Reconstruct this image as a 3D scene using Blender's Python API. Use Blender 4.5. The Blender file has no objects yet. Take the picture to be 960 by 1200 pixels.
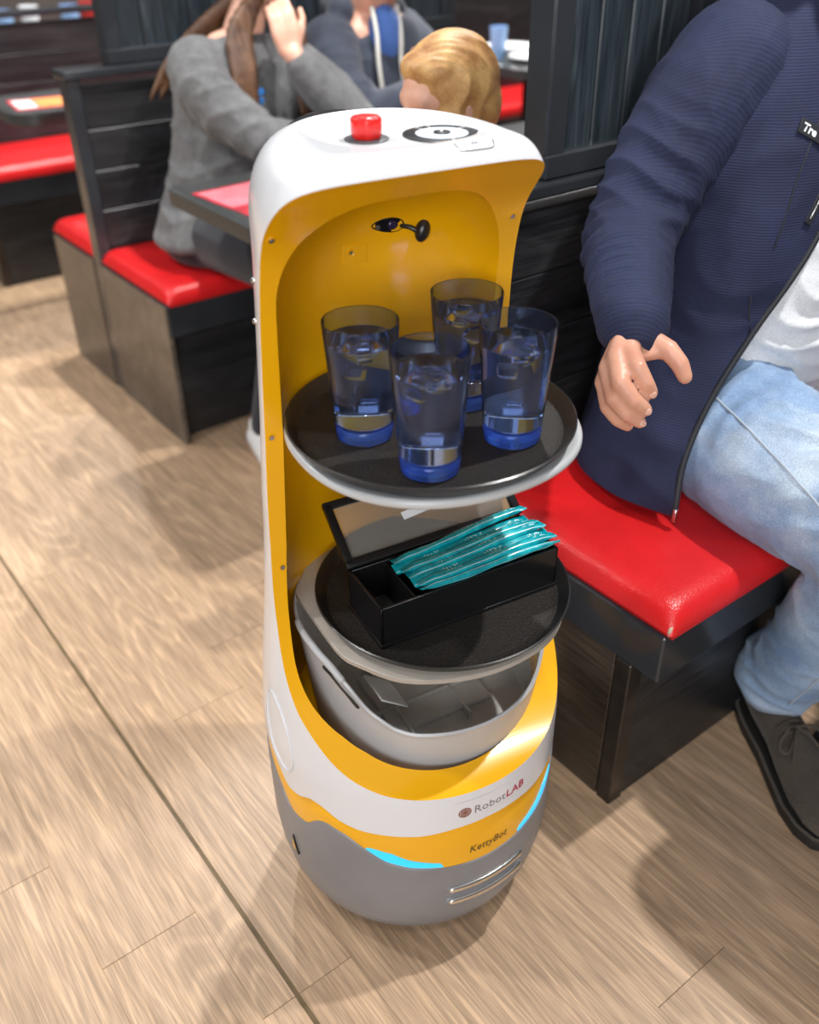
import bpy, bmesh, math, random
import numpy as np
from mathutils import Vector, Matrix
from mathutils.bvhtree import BVHTree
random.seed(7)
rng = np.random.default_rng(7)
scene = bpy.context.scene
C = scene.collection
PI = math.pi
R = math.radians

# ------------------------------------------------------------------ camera
PSI, PITCH, ROLL = R(37.14), R(33.7), R(-0.66)
CAM_H, FPX = 1.34, 1096.0
sp, cp = math.sin(PSI), math.cos(PSI)
fw = Vector((sp*math.cos(PITCH), cp*math.cos(PITCH), -math.sin(PITCH)))
rt = Vector((cp, -sp, 0))
up = rt.cross(fw)
r2 = rt*math.cos(ROLL) + up*math.sin(ROLL)
u2 = -rt*math.sin(ROLL) + up*math.cos(ROLL)
cam_d = bpy.data.cameras.new('camera')
cam = bpy.data.objects.new('camera', cam_d)
C.objects.link(cam)
m = Matrix((r2, u2, -fw)).transposed().to_4x4()
m.translation = Vector((0, 0, CAM_H))
cam.matrix_world = m
cam_d.sensor_fit = 'HORIZONTAL'
cam_d.sensor_width = 36.0
cam_d.lens = 36.0*FPX/960.0
cam_d.clip_start = 0.02
cam_d.dof.use_dof = True
cam_d.dof.focus_distance = 1.22
cam_d.dof.aperture_fstop = 3.4
scene.camera = cam

# ------------------------------------------------------------------ world, lamps, exposure
world = bpy.data.worlds.new('world'); scene.world = world
world.use_nodes = True
bg = world.node_tree.nodes['Background']
bg.inputs['Color'].default_value = (0.93, 0.96, 1.0, 1)
bg.inputs['Strength'].default_value = 0.44
vs = scene.view_settings
vs.view_transform = 'Standard'; vs.look = 'None'; vs.gamma = 1.0; vs.use_curve_mapping = False
vs.exposure = 0.0
scene.cycles.max_bounces = 14
scene.cycles.transmission_bounces = 14
scene.cycles.transparent_max_bounces = 16

def spot(name, loc, target, watts, radius=0.06, deg=110, color=(1, .985, .96), blend=.5):
    d = bpy.data.lights.new(name, 'SPOT'); d.energy = watts; d.shadow_soft_size = radius
    d.spot_size = R(deg); d.spot_blend = blend; d.color = color
    o = bpy.data.objects.new(name, d); C.objects.link(o); o.location = loc
    o.rotation_euler = (Vector(target)-Vector(loc)).to_track_quat('-Z', 'Y').to_euler()
    return o
# ceiling downlights: one row above the booths, one row above the aisle
for k in range(4):
    spot('booth_downlight', (1.70, .32+1.62*k, 3.0), (1.2, .5+1.62*k, 0), 220, .035, 110)
spot('aisle_downlight', (-.35, -.35, 3.0), (.3, .5, 0), 45, .10, 110)
spot('aisle_downlight', (-.7, 1.9, 3.0), (0, 1.9, 0), 110, .08, 120)
spot('aisle_downlight', (-.7, 4.0, 3.0), (.2, 3.6, 0), 150, .08, 120)
spot('far_downlight', (3.9, 3.4, 3.0), (3.6, 3.6, 0), 500, .10, 130)
spot('far_downlight', (4.2, 6.0, 3.0), (4.2, 6.0, 0), 500, .10, 130)

def area(name, loc, target, watts, sx, sy, color=(1, 1, 1)):
    d = bpy.data.lights.new(name, 'AREA'); d.energy = watts; d.shape = 'RECTANGLE'; d.size = sx; d.size_y = sy; d.color = color
    o = bpy.data.objects.new(name, d); C.objects.link(o); o.location = loc
    o.rotation_euler = (Vector(target)-Vector(loc)).to_track_quat('-Z', 'Y').to_euler()
    return o
# soft fill light added behind the camera to brighten the tray bay
area('front_fill', (-1.5, -2.6, 1.9), (.7, .9, .8), 215, 4.2, 2.0, (.96, .98, 1.0))

# ------------------------------------------------------------------ helpers
def new_mesh(name, verts, faces):
    me = bpy.data.meshes.new(name)
    me.from_pydata([tuple(v) for v in verts], [], faces); me.update()
    return me
def finish(me, smooth=None):
    if smooth is not None:
        for p in me.polygons: p.use_smooth = True
        if smooth < 179: me.set_sharp_from_angle(angle=R(smooth))
def obj(name, src, mat, parent=None, smooth=None, off=None):
    """src: bmesh or mesh -> one linked mesh object"""
    if isinstance(src, bmesh.types.BMesh):
        me = bpy.data.meshes.new(name)
        bmesh.ops.recalc_face_normals(src, faces=src.faces)
        src.to_mesh(me); src.free()
    else: me = src
    if off is not None: me.transform(Matrix.Translation(-Vector(off)))
    finish(me, smooth)
    me.materials.clear()
    for mm in (mat if isinstance(mat, (list, tuple)) else [mat]): me.materials.append(mm)
    o = bpy.data.objects.new(name, me); C.objects.link(o)
    if parent: o.parent = parent
    return o
def tag(o, label=None, cat=None, group=None, kind=None):
    if label: o['label'] = label
    if cat: o['category'] = cat
    if group: o['group'] = group
    if kind: o['kind'] = kind
    return o
def thing(name, label, cat, loc=(0, 0, 0), rz=0, group=None):
    o = bpy.data.objects.new(name, None); C.objects.link(o)
    o.location = loc; o.rotation_euler = (0, 0, rz); o.empty_display_size = .05
    return tag(o, label, cat, group)
def dup(root):
    c = root.copy(); C.objects.link(c)
    for ch in list(root.children):
        d = ch.copy(); C.objects.link(d); d.parent = c
        for g in list(ch.children):
            e = g.copy(); C.objects.link(e); e.parent = d
    return c
def box(bm, lo, hi, bev=0.0, seg=2, M=None):
    b = bmesh.new()
    bmesh.ops.create_cube(b, size=1)
    lo, hi = Vector(lo), Vector(hi)
    for v in b.verts: v.co = Vector([lo[i]+(v.co[i]+.5)*(hi[i]-lo[i]) for i in range(3)])
    if bev: bmesh.ops.bevel(b, geom=list(b.edges), offset=bev, segments=seg, affect='EDGES', profile=.5, clamp_overlap=True)
    if M is not None: b.transform(M)
    t = bpy.data.meshes.new('t'); b.to_mesh(t); b.free(); bm.from_mesh(t); bpy.data.meshes.remove(t)
    return bm
def nb(): return bmesh.new()
def bx(lo, hi, bev=0.0, seg=2, M=None): return box(nb(), lo, hi, bev, seg, M)
def lathe(profile, seg=64, close=False):
    """profile list of (r,z) -> bmesh about z"""
    bm = nb(); rings = []
    for r, z in profile:
        if r < 1e-6: rings.append([bm.verts.new((0, 0, z))])
        else: rings.append([bm.verts.new((r*math.cos(2*PI*i/seg), r*math.sin(2*PI*i/seg), z)) for i in range(seg)])
    pr = list(zip(rings, rings[1:]))
    if close: pr.append((rings[-1], rings[0]))
    for a, b in pr:
        for i in range(seg):
            j = (i+1) % seg
            if len(a) == 1 and len(b) == 1: continue
            if len(a) == 1: bm.faces.new((a[0], b[i], b[j]))
            elif len(b) == 1: bm.faces.new((a[i], a[j], b[0]))
            else: bm.faces.new((a[i], a[j], b[j], b[i]))
    bmesh.ops.recalc_face_normals(bm, faces=bm.faces)
    return bm
def tube(bm, pts, rads, seg=12, caps=3, sq=None):
    """closed capsule chain through pts; sq=(vector, factor): flatten the section along that vector"""
    pts = [Vector(p) for p in pts]
    if not isinstance(rads, (list, tuple)): rads = [rads]*len(pts)
    n = len(pts)
    tang = []
    for i in range(n):
        a = pts[max(i-1, 0)]; b = pts[min(i+1, n-1)]
        tang.append((b-a).normalized())
    t0 = tang[0]
    ref = Vector((0, 0, 1)) if abs(t0.z) < .9 else Vector((1, 0, 0))
    if sq: ref = Vector(sq[0])
    u = (ref - t0*ref.dot(t0)).normalized()
    stations = []
    for k in range(caps, 0, -1):
        a = PI/2*k/(caps+.35); stations.append((pts[0]-t0*rads[0]*math.sin(a), rads[0]*math.cos(a), t0))
    for i in range(n): stations.append((pts[i], rads[i], tang[i]))
    for k in range(1, caps+1):
        a = PI/2*k/(caps+.35); stations.append((pts[-1]+tang[-1]*rads[-1]*math.sin(a), rads[-1]*math.cos(a), tang[-1]))
    rings = []
    for p, r, t in stations:
        u = (u - t*u.dot(t)).normalized(); v = t.cross(u)
        f = sq[1] if sq else 1
        rings.append([bm.verts.new(p + u*(r*f*math.cos(2*PI*i/seg)) + v*(r*math.sin(2*PI*i/seg))) for i in range(seg)])
    for a, b in zip(rings, rings[1:]):
        for i in range(seg):
            j = (i+1) % seg; bm.faces.new((a[i], a[j], b[j], b[i]))
    bm.faces.new(list(reversed(rings[0]))); bm.faces.new(rings[-1])
    return bm
def ell(bm, c, ax, sub=3, M=None):
    """ellipsoid: ax radii (rx,ry,rz), optional rotation M (3x3)"""
    r = bmesh.ops.create_icosphere(bm, subdivisions=sub, radius=1)
    for v in r['verts']:
        q = Vector((v.co.x*ax[0], v.co.y*ax[1], v.co.z*ax[2]))
        if M is not None: q = M @ q
        v.co = q + Vector(c)
    return bm
def loft(bm, rows, n=28, e=2.4, dense=4):
    """closed trunk through elliptical sections (x, y, z, half width, half depth)"""
    R_ = catmull(rows, dense); V = []
    for x, y, z, w, d in R_:
        V.append([bm.verts.new((x+w*math.copysign(abs(math.cos(t))**(2/e), math.cos(t)), y+d*math.copysign(abs(math.sin(t))**(2/e), math.sin(t)), z)) for t in np.linspace(0, 2*PI, n, endpoint=False)])
    for a, b in zip(V, V[1:]):
        for i in range(n):
            j = (i+1) % n; bm.faces.new((a[i], a[j], b[j], b[i]))
    bm.faces.new(list(reversed(V[0]))); bm.faces.new(V[-1])
    return bm
def catmull(P, n):
    P = [np.array(p, float) for p in P]
    out = []
    for i in range(len(P)-1):
        p0 = P[max(i-1, 0)]; p1 = P[i]; p2 = P[i+1]; p3 = P[min(i+2, len(P)-1)]
        for k in range(n):
            t = k/n
            out.append(.5*((2*p1)+(-p0+p2)*t+(2*p0-5*p1+4*p2-p3)*t*t+(-p0+3*p1-3*p2+p3)*t**3))
    out.append(P[-1])
    return out
def evaluated(o):
    dg = bpy.context.evaluated_depsgraph_get(); dg.update()
    return bpy.data.meshes.new_from_object(o.evaluated_get(dg))
def remeshed(bm, vox, smooth=8, disp=None):
    """voxel-union everything in bm into one smooth skin"""
    bmesh.ops.recalc_face_normals(bm, faces=bm.faces)
    me = bpy.data.meshes.new('t'); bm.to_mesh(me); bm.free()
    o = bpy.data.objects.new('t', me); C.objects.link(o)
    md = o.modifiers.new('r', 'REMESH'); md.mode = 'VOXEL'; md.voxel_size = vox
    ms = o.modifiers.new('s', 'SMOOTH'); ms.factor = .5; ms.iterations = smooth
    out = evaluated(o)
    bpy.data.objects.remove(o); bpy.data.meshes.remove(me)
    if disp:
        n = len(out.vertices)
        co = np.empty(n*3, np.float32); out.vertices.foreach_get('co', co); co = co.reshape(-1, 3)
        no = np.empty(n*3, np.float32); out.vertex_normals.foreach_get('vector', no); no = no.reshape(-1, 3)
        co = co + no*disp(co, no)[:, None]
        out.vertices.foreach_set('co', co.astype(np.float32).ravel()); out.update()
    return out
def wrinkles(items):
    """items: (centre, axis, wavelength, amplitude, falloff radius) -> irregular folds across the axis"""
    def f(co, no):
        d = np.zeros(len(co))
        for k, (c, ax, wl, amp, rad) in enumerate(items):
            ax = np.array(ax, float); ax /= np.linalg.norm(ax)
            q = co-np.array(c)
            s = q@ax
            o1 = np.cross(ax, [.3, .5, .8]); o1 /= np.linalg.norm(o1); o2 = np.cross(ax, o1)
            a, b = q@o1, q@o2
            w = np.exp(-(np.linalg.norm(q, axis=1)/rad)**2)
            ph = 2*PI*s/wl + 2.4*np.sin(a*23+k)+1.9*np.sin(b*29+1.7*k)+1.1*np.sin(s*31+a*40)
            v = np.sin(ph)
            mod = .6+.4*np.sin(a*37+b*21+2*k)
            d += amp*w*mod*(.5-np.abs(np.sin(ph/2))**.8)
        return d
    return f

# ------------------------------------------------------------------ materials
def nodes_mat(name):
    mt = bpy.data.materials.new(name); mt.use_nodes = True
    nt = mt.node_tree
    return mt, nt, nt.nodes['Principled BSDF']
def S(b, **kw):
    for k, v in kw.items():
        k = k.replace('_', ' ')
        if isinstance(v, tuple) and len(v) == 3: v = (*v, 1)
        b.inputs[k].default_value = v
def mat(name, col, rough=.5, metal=0.0, var=.06, vscale=6.0, bump=0.0, bscale=200.0, coat=0.0, spec=.5, detail=3):
    mt, nt, b = nodes_mat(name)
    S(b, Roughness=rough, Metallic=metal, Coat_Weight=coat, Specular_IOR_Level=spec)
    if coat: S(b, Coat_Roughness=.08)
    tc = nt.nodes.new('ShaderNodeTexCoord')
    n = nt.nodes.new('ShaderNodeTexNoise'); n.inputs['Scale'].default_value = vscale; n.inputs['Detail'].default_value = detail
    nt.links.new(tc.outputs['Object'], n.inputs['Vector'])
    r = nt.nodes.new('ShaderNodeMapRange')
    r.inputs['From Min'].default_value = .25; r.inputs['From Max'].default_value = .75
    r.inputs['To Min'].default_value = 1-var; r.inputs['To Max'].default_value = 1+var
    nt.links.new(n.outputs['Fac'], r.inputs['Value'])
    mx = nt.nodes.new('ShaderNodeMix'); mx.data_type = 'RGBA'; mx.blend_type = 'MULTIPLY'; mx.inputs['Factor'].default_value = 1
    mx.inputs['A'].default_value = (*col, 1)
    nt.links.new(r.outputs['Result'], mx.inputs['B'])
    nt.links.new(mx.outputs['Result'], b.inputs['Base Color'])
    if bump:
        n2 = nt.nodes.new('ShaderNodeTexNoise'); n2.inputs['Scale'].default_value = bscale; n2.inputs['Detail'].default_value = 4
        nt.links.new(tc.outputs['Object'], n2.inputs['Vector'])
        bp = nt.nodes.new('ShaderNodeBump'); bp.inputs['Strength'].default_value = bump; bp.inputs['Distance'].default_value = .002
        nt.links.new(n2.outputs['Fac'], bp.inputs['Height']); nt.links.new(bp.outputs['Normal'], b.inputs['Normal'])
    return mt
def glass(name, col, rough=0.0, ior=1.45):
    mt, nt, b = nodes_mat(name)
    S(b, Base_Color=col, Roughness=rough, IOR=ior, Transmission_Weight=1.0)
    return mt
def emit(name, col, strength, base=(.02, .02, .02)):
    mt, nt, b = nodes_mat(name)
    S(b, Base_Color=base, Emission_Color=col, Emission_Strength=strength, Roughness=.3)
    return mt
def stretch_noise(nt, scale, vec, sc, detail=6, rough=.6, dist=0.0):
    mp = nt.nodes.new('ShaderNodeMapping'); mp.inputs['Scale'].default_value = scale
    nt.links.new(vec, mp.inputs['Vector'])
    n = nt.nodes.new('ShaderNodeTexNoise'); n.inputs['Scale'].default_value = sc
    n.inputs['Detail'].default_value = detail; n.inputs['Roughness'].default_value = rough; n.inputs['Distortion'].default_value = dist
    nt.links.new(mp.outputs['Vector'], n.inputs['Vector'])
    return n.outputs['Fac']
def ramp(nt, fac, stops):
    r = nt.nodes.new('ShaderNodeValToRGB'); e = r.color_ramp.elements
    while len(e) < len(stops): e.new(.5)
    for k, (p, c) in enumerate(stops):
        e[k].position = p; e[k].color = (*c, 1) if len(c) == 3 else c
    nt.links.new(fac, r.inputs['Fac'])
    return r.outputs['Color']
def mixc(nt, a, b, fac, mode='MIX'):
    mx = nt.nodes.new('ShaderNodeMix'); mx.data_type = 'RGBA'; mx.blend_type = mode
    for s, v in (('A', a), ('B', b)):
        if hasattr(v, 'is_linked') or hasattr(v, 'links'): nt.links.new(v, mx.inputs[s])
        else: mx.inputs[s].default_value = (*v, 1)
    if isinstance(fac, (int, float)): mx.inputs['Factor'].default_value = fac
    else: nt.links.new(fac, mx.inputs['Factor'])
    return mx.outputs['Result']
def bump(nt, b, h, strength, dist=.001):
    bp = nt.nodes.new('ShaderNodeBump'); bp.inputs['Strength'].default_value = strength; bp.inputs['Distance'].default_value = dist
    nt.links.new(h, bp.inputs['Height']); nt.links.new(bp.outputs['Normal'], b.inputs['Normal'])
def wood(name, c_dark, c_mid, c_light, rough=.4, axis=1, per_object=True, fine=1.0, bstr=.25, streak=.35):
    """grain running along the given local axis; colour shifts from piece to piece"""
    mt, nt, b = nodes_mat(name)
    tc = nt.nodes.new('ShaderNodeTexCoord'); vec = tc.outputs['Object']
    if per_object:
        oi = nt.nodes.new('ShaderNodeObjectInfo')
        ml = nt.nodes.new('ShaderNodeVectorMath'); ml.operation = 'MULTIPLY_ADD'
        cb = nt.nodes.new('ShaderNodeCombineXYZ')
        for s in 'XYZ': nt.links.new(oi.outputs['Random'], cb.inputs[s])
        nt.links.new(cb.outputs['Vector'], ml.inputs[0]); ml.inputs[1].default_value = (37, 53, 11)
        nt.links.new(vec, ml.inputs[2]); vec = ml.outputs['Vector']
    s1 = [7.0*fine]*3; s1[axis] = .55
    s2 = [330.0*fine]*3; s2[axis] = 11.0
    s3 = [95.0*fine]*3; s3[axis] = 4.0
    s4 = [8.0*fine]*3; s4[axis] = .95
    big = stretch_noise(nt, s1, vec, 1.6, 5, .55, 1.6)
    fin = stretch_noise(nt, s2, vec, 1.0, 2, .55, .15)
    med = stretch_noise(nt, s3, vec, 1.0, 3, .6, .6)
    rg = stretch_noise(nt, s4, vec, 1.0, 1, .4, .4)
    mr = nt.nodes.new('ShaderNodeMath'); mr.operation = 'MULTIPLY'; mr.inputs[1].default_value = 120.0; nt.links.new(rg, mr.inputs[0])
    sn = nt.nodes.new('ShaderNodeMath'); sn.operation = 'SINE'; nt.links.new(mr.outputs[0], sn.inputs[0])
    rings = ramp(nt, sn.outputs[0], [(.0, (.90, .89, .88)), (.55, (1, 1, 1)), (.97, (1.16, 1.15, 1.13))])
    base = ramp(nt, big, [(.28, c_dark), (.5, c_mid), (.72, c_light)])
    grain = ramp(nt, fin, [(.36, (.66, .64, .62)), (.50, (1, 1, 1)), (.62, (1.30, 1.29, 1.27))])
    g2 = ramp(nt, med, [(.35, (.8, .79, .78)), (.6, (1.12, 1.12, 1.12))])
    c = mixc(nt, base, grain, streak*1.6 if streak < .6 else 1.0, 'MULTIPLY')
    c = mixc(nt, c, g2, streak*1.8 if streak < .55 else 1.0, 'MULTIPLY')
    c = mixc(nt, c, rings, min(1.0, streak*2), 'MULTIPLY')
    if per_object:
        tint = ramp(nt, oi.outputs['Random'], [(0, (.95, .95, .95)), (1, (1.05, 1.045, 1.04))])
        c = mixc(nt, c, tint, 1.0, 'MULTIPLY')
    nt.links.new(c, b.inputs['Base Color'])
    S(b, Roughness=rough)
    bump(nt, b, fin, bstr, .0012)
    return mt

M = {}
M['plank'] = wood('plank_wood', (.39, .262, .165), (.445, .302, .192), (.50, .345, .228), .42, 1, True, 1.0, .3, .36)
M['gap'] = mat('floor_gap', (.10, .065, .035), .8)
M['groove'] = mat('floor_groove', (.13, .085, .035), .6, var=.25, vscale=30)
M['white'] = mat('white_gloss_plastic', (.69, .70, .73), .22, var=.015, coat=.4)
M['yellow'] = mat('yellow_gloss_plastic', (.84, .405, .002), .26, var=.03, vscale=4, coat=.3)
M['grey'] = mat('grey_satin_plastic', (.20, .20, .212), .38, var=.12, vscale=9)
M['bin_grey'] = mat('grey_tub_plastic', (.42, .425, .44), .36, var=.06, vscale=12)
M['bin_in_lit'] = mat('grey_tub_inside_lit', (.58, .58, .56), .3, var=.2, vscale=14)  # lighter copy of the tub plastic, standing in for light falling inside
M['shelf'] = mat('pale_grey_shelf', (.47, .48, .49), .3, var=.04)
M['plate'] = mat('warm_grey_shelf', (.37, .33, .285), .35, var=.1, vscale=20)
M['tray'] = mat('black_nonslip_tray', (.020, .017, .015), .5, var=.5, vscale=260, bump=.9, bscale=420, spec=.22)
M['black'] = mat('black_plastic', (.012, .012, .013), .28)
M['blackbox'] = mat('black_acrylic', (.008, .008, .009), .22, spec=.4)
M['screenb'] = mat('black_screen_glass', (.01, .01, .012), .06)
M['red_knob'] = mat('red_plastic', (.62, .012, .01), .3, var=.05)
M['darkgrey'] = mat('dark_grey', (.06, .06, .065), .4)
M['bluegrey'] = mat('pale_blue_plastic', (.62, .70, .78), .3)
M['brass'] = mat('brass_screw', (.45, .36, .16), .35, .9)
M['steel'] = mat('steel_screw', (.55, .55, .55), .25, 1.0)
M['chrome'] = mat('chrome', (.80, .78, .74), .10, 1.0, var=.02)
M['cyan'] = emit('cyan_light_strip', (.01, .45, .90), 1.0, (.02, .35, .6))
M['label_grey'] = mat('lettering_grey', (.18, .17, .17), .5)
M['label_red'] = mat('lettering_red', (.42, .02, .05), .5)
M['label_brown'] = mat('lettering_brown', (.25, .09, .06), .5)
M['olive'] = mat('lettering_olive', (.11, .075, .02), .5)
M['teal'] = None
M['clear'] = glass('clear_acrylic_haze', (.80, .77, .72), .04, 1.25)
M['clear'].node_tree.nodes['Principled BSDF'].inputs['Transmission Weight'].default_value = .86  # partly opaque grey base imitates reflection haze on the lid
M['paper'] = mat('white_paper', (.80, .82, .86), .6)

# ------------------------------------------------------------------ floor: slab + single planks
slab = obj('floor', bx((-4.5, -3, -.12), (7.5, 9.5, -.006)), mat('floor_slab_wood', (.34, .23, .15), .5, var=.25, vscale=1.5))
tag(slab, kind='structure')
PW, PL = .1525, 1.22
def plank_mesh(w, l):
    return bx((-w/2+.0001, -l/2+.0004, -.006), (w/2-.0001, l/2-.0004, 0), .0004, 1)
pm = {}
def plank(x, y, w, l):
    key = (round(w, 4), round(l, 3))
    if key not in pm:
        o = obj('plank', plank_mesh(w, l), M['plank'], slab); pm[key] = o.data
    else:
        o = bpy.data.objects.new('plank', pm[key]); C.objects.link(o); o.parent = slab
    o.location = (x, y, 0)
offs = {-1: .46, 0: 1.133, 1: .909, 2: .697, 3: 1.306, 4: 1.45, 5: .363, 6: 1.02, 7: .15}
x0 = .103
for k in range(-9, 15):
    xa = x0+(k-1)*PW; xc = xa+PW/2
    o = offs.get(k, (k*.437) % PL)
    y = o-2*PL
    while y < 4.9:
        if -.95 < y+PL:
            if k == 2:      # this row is cut by a dark expansion groove
                plank((xa+.3095)/2, y+PL/2, .3095-xa, PL)
                plank((.3165+xa+PW)/2, y+PL/2, xa+PW-.3165, PL)
            else: plank(xc, y+PL/2, PW, PL)
        y += PL
gr = obj('expansion_groove', bx((.3090, -.95, -.006), (.3170, 5.0, -.0022)), M['groove'], slab)

# ------------------------------------------------------------------ serving robot
RX, RY, RYAW = .609, .808, R(-9)
robot = thing('serving_robot', 'white and yellow serving robot with two tray shelves, standing on the wooden floor', 'robot', (RX, RY, 0), RYAW)
NA = 144
ANG = [-PI + 2*PI*i/NA for i in range(NA)]
def sym(tab): 
    xs, ys = zip(*tab)
    return lambda a: float(np.interp(abs(math.degrees(a)), xs, ys))
def smooth_tab(tab, k=5):
    xs, ys = zip(*tab)
    g = np.linspace(0, 180, 721); v = np.interp(g, xs, ys)
    ker = np.hanning(2*k*2+1); ker /= ker.sum()
    v2 = np.convolve(np.pad(v, 2*k, 'edge'), ker, 'valid')
    return lambda a: float(np.interp(abs(math.degrees(a)), g, v2))
zg = smooth_tab([(0, .212), (16, .2145), (29, .2205), (38, .231), (45, .250), (52, .268), (61, .276), (66, .268), (71, .245), (80, .241), (88, .27), (100, .29), (180, .29)], 5)
zw = smooth_tab([(0, .296), (12, .294), (25, .288), (47, .288), (55, .294), (62, .307), (68, .308), (74, .294), (81, .291), (88, .315), (96, .33), (180, .33)], 5)
BZ = [.33, .36, .45, .55, .65, .80, .95, 1.04]
TW = [.2165, .2165, .207, .191, .180, .170, .165, .162]
TB = [.2165, .2165, .213, .213, .214, .218, .222, .225]
TF = [.2165, .2165, .215, .20, .18, .14, .10, .068]
TN = [2, 2, 2.0, 2.0, 2.0, 2.0, 2.05, 2.15]
TNF = [2, 2, 2, 2, 2.5, 3, 4, 5]
T0 = [0, 0, 0, .008, .014, .018, .008, 0]
def prm(z):
    z = min(z, 1.04)
    return [float(np.interp(z, BZ, t)) for t in (TW, TB, TF, TN, TNF, T0)]
ZT0, ZTOP = 1.04, 1.1245
def body_pt(a, z):
    w, b, f, n, nf, y0 = prm(z)
    if z > ZT0:
        u = min((z-ZT0)/(ZTOP-ZT0), 1); s = (max(1-u**2.2, 0))**(1/2.2)
        w -= .048*(1-s); b -= .060*(1-s); f -= .026*(1-s)
    sa, ca = math.sin(a), math.cos(a)
    nn = nf if ca > 0 else n
    x = w*math.copysign(abs(sa)**(2/nn), sa)
    y = y0 - (y0+f)*abs(ca)**(2/nn) if ca > 0 else y0 + (b-y0)*abs(ca)**(2/nn)
    if ca < 0: x += float(np.interp(z, [.7, 1.0], [0, .022]))*abs(ca)
    return Vector((x, y, z))
def stack(rows, cap_lo=True, cap_hi=True):
    bm = nb(); V = [[bm.verts.new(p) for p in r] for r in rows]
    n = len(rows[0])
    for a, b in zip(V, V[1:]):
        for i in range(n):
            j = (i+1) % n; bm.faces.new((a[i], a[j], b[j], b[i]))
    for r, on in ((V[0], cap_lo), (V[-1], cap_hi)):
        if on:
            c = bm.verts.new(sum((v.co for v in r), Vector())/n)
            for i in range(n): bm.faces.new((r[i], r[(i+1) % n], c))
    bmesh.ops.recalc_face_normals(bm, faces=bm.faces)
    return bm
rows = [[Vector((.10*math.sin(a), -.10*math.cos(a), .262)) for a in ANG]]
rows.append([Vector((.2145*math.sin(a), -.2145*math.cos(a), zw(a)-.0008)) for a in ANG])
for q in (0, .25, .6):
    rows.append([Vector((.2165*math.sin(a), -.2165*math.cos(a), (zw(a)+.0015)*(1-q)+.345*q)) for a in ANG])
zs = list(np.linspace(.35, 1.04, 56)) + [1.04+(ZTOP-1.04)*math.sin(t) for t in np.linspace(.08, PI/2, 16)]
for z in zs: rows.append([body_pt(a, z) for a in ANG])
body_bm = stack(rows)
def temp(name, bm, mt):
    bmesh.ops.recalc_face_normals(bm, faces=bm.faces)
    me = bpy.data.meshes.new(name); bm.to_mesh(me); bm.free(); me.materials.append(mt)
    o = bpy.data.objects.new(name, me); C.objects.link(o); return o
tb = temp('body_temp', body_bm, M['white'])
# cutter 1: everything in front of the rim line
prof = [(-.6, 1.1085), (-.0665, 1.1085), (-.058, 1.1045), (-.047, 1.0955), (-.030, 1.079), (-.010, 1.058), (.008, 1.033), (.021, 1.0), (.031, .95),
        (.037, .88), (.040, .80), (.038, .72), (.030, .64), (.012, .57), (-.020, .505), (-.052, .463), (-.085, .432), (-.125, .396), (-.155, .377), (-.185, .365), (-.22, .360), (-.30, .358), (-.6, .358)]
pp = prof[:2] + [tuple(p) for p in catmull(prof[1:-1], 6)][1:] + prof[-1:]
bm = nb()
L = [bm.verts.new((-.5, y, z)) for y, z in pp]; Rr = [bm.verts.new((.5, y, z)) for y, z in pp]
for i in range(len(pp)):
    j = (i+1) % len(pp); bm.faces.new((L[i], L[j], Rr[j], Rr[i]))
bm.faces.new(L); bm.faces.new(list(reversed(Rr)))
c1 = temp('cut1', bm, M['yellow'])
# cutter 2: the niche
def niche_row(z):
    w = prm(z)[0]
    k = min(max((z-.40)/.12, 0), 1); k = k*k*(3-2*k)
    wn = .179*(1-k)+(w-.017)*k; yb = .176*(1-k)+.138*k; yf = .176*(1-k)+.30*k; n = 2-.08*k
    if z > .96:
        u = min((z-.96)/.115, 1); s = max(1-u*u, 0)**.5
        wn *= .25+.75*s; yb *= .2+.8*s; yf = .22*s+.02
    out = []
    for a in ANG:
        sa, ca = math.sin(a), math.cos(a)
        out.append(Vector((wn*math.copysign(abs(sa)**(2/n), sa), (-yf if ca > 0 else yb)*abs(ca)**(2/n), z)))
    return out
zz = [.332, .36, .40] + list(np.linspace(.42, .955, 34)) + [.96+.115*math.sin(t) for t in np.linspace(.1, PI/2, 14)]
c2 = temp('cut2', stack([niche_row(z) for z in zz]), M['yellow'])
# cutter 3: shallow dish in the top
def dish(z, g):
    return [Vector((.020+(.092+g)*math.copysign(abs(math.sin(a))**.75, math.sin(a)), .075-(.098+g)*math.copysign(abs(math.cos(a))**.75, math.cos(a)), z)) for a in ANG]
c3 = temp('cut3', stack([dish(1.1205, -.008), dish(1.1214, -.002), dish(1.1250, .004), dish(1.14, .006)]), M['white'])
for c in (c1, c2, c3):
    md = tb.modifiers.new('b', 'BOOLEAN'); md.operation = 'DIFFERENCE'; md.solver = 'EXACT'; md.object = c
    md.material_mode = 'TRANSFER'
cut = evaluated(tb)
names = [mm.name if mm else '' for mm in cut.materials]
for o in (tb, c1, c2, c3): bpy.data.objects.remove(o)
def keep(me, name, mats):
    b = bmesh.new(); b.from_mesh(me)
    bad = [f for f in b.faces if names[f.material_index] != name]
    bmesh.ops.delete(b, geom=bad, context='FACES')
    bmesh.ops.dissolve_degenerate(b, dist=1e-5, edges=b.edges)
    for f in b.faces: f.material_index = 0
    out = bpy.data.meshes.new(name); b.to_mesh(out); b.free(); return out
shell = obj('body_shell', keep(cut, 'white_gloss_plastic', 0), M['white'], robot, 32)
liner = obj('yellow_liner', keep(cut, 'yellow_gloss_plastic', 0), M['yellow'], robot, 38)
tag(shell, 'glossy white outer body shell'); tag(liner, 'bright yellow liner of the tray bay')
lb = bmesh.new(); lb.from_mesh(liner.data); LINER = BVHTree.FromBMesh(lb); lb.free()
sb = bmesh.new(); sb.from_mesh(shell.data); SHELL = BVHTree.FromBMesh(sb); sb.free()

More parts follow.
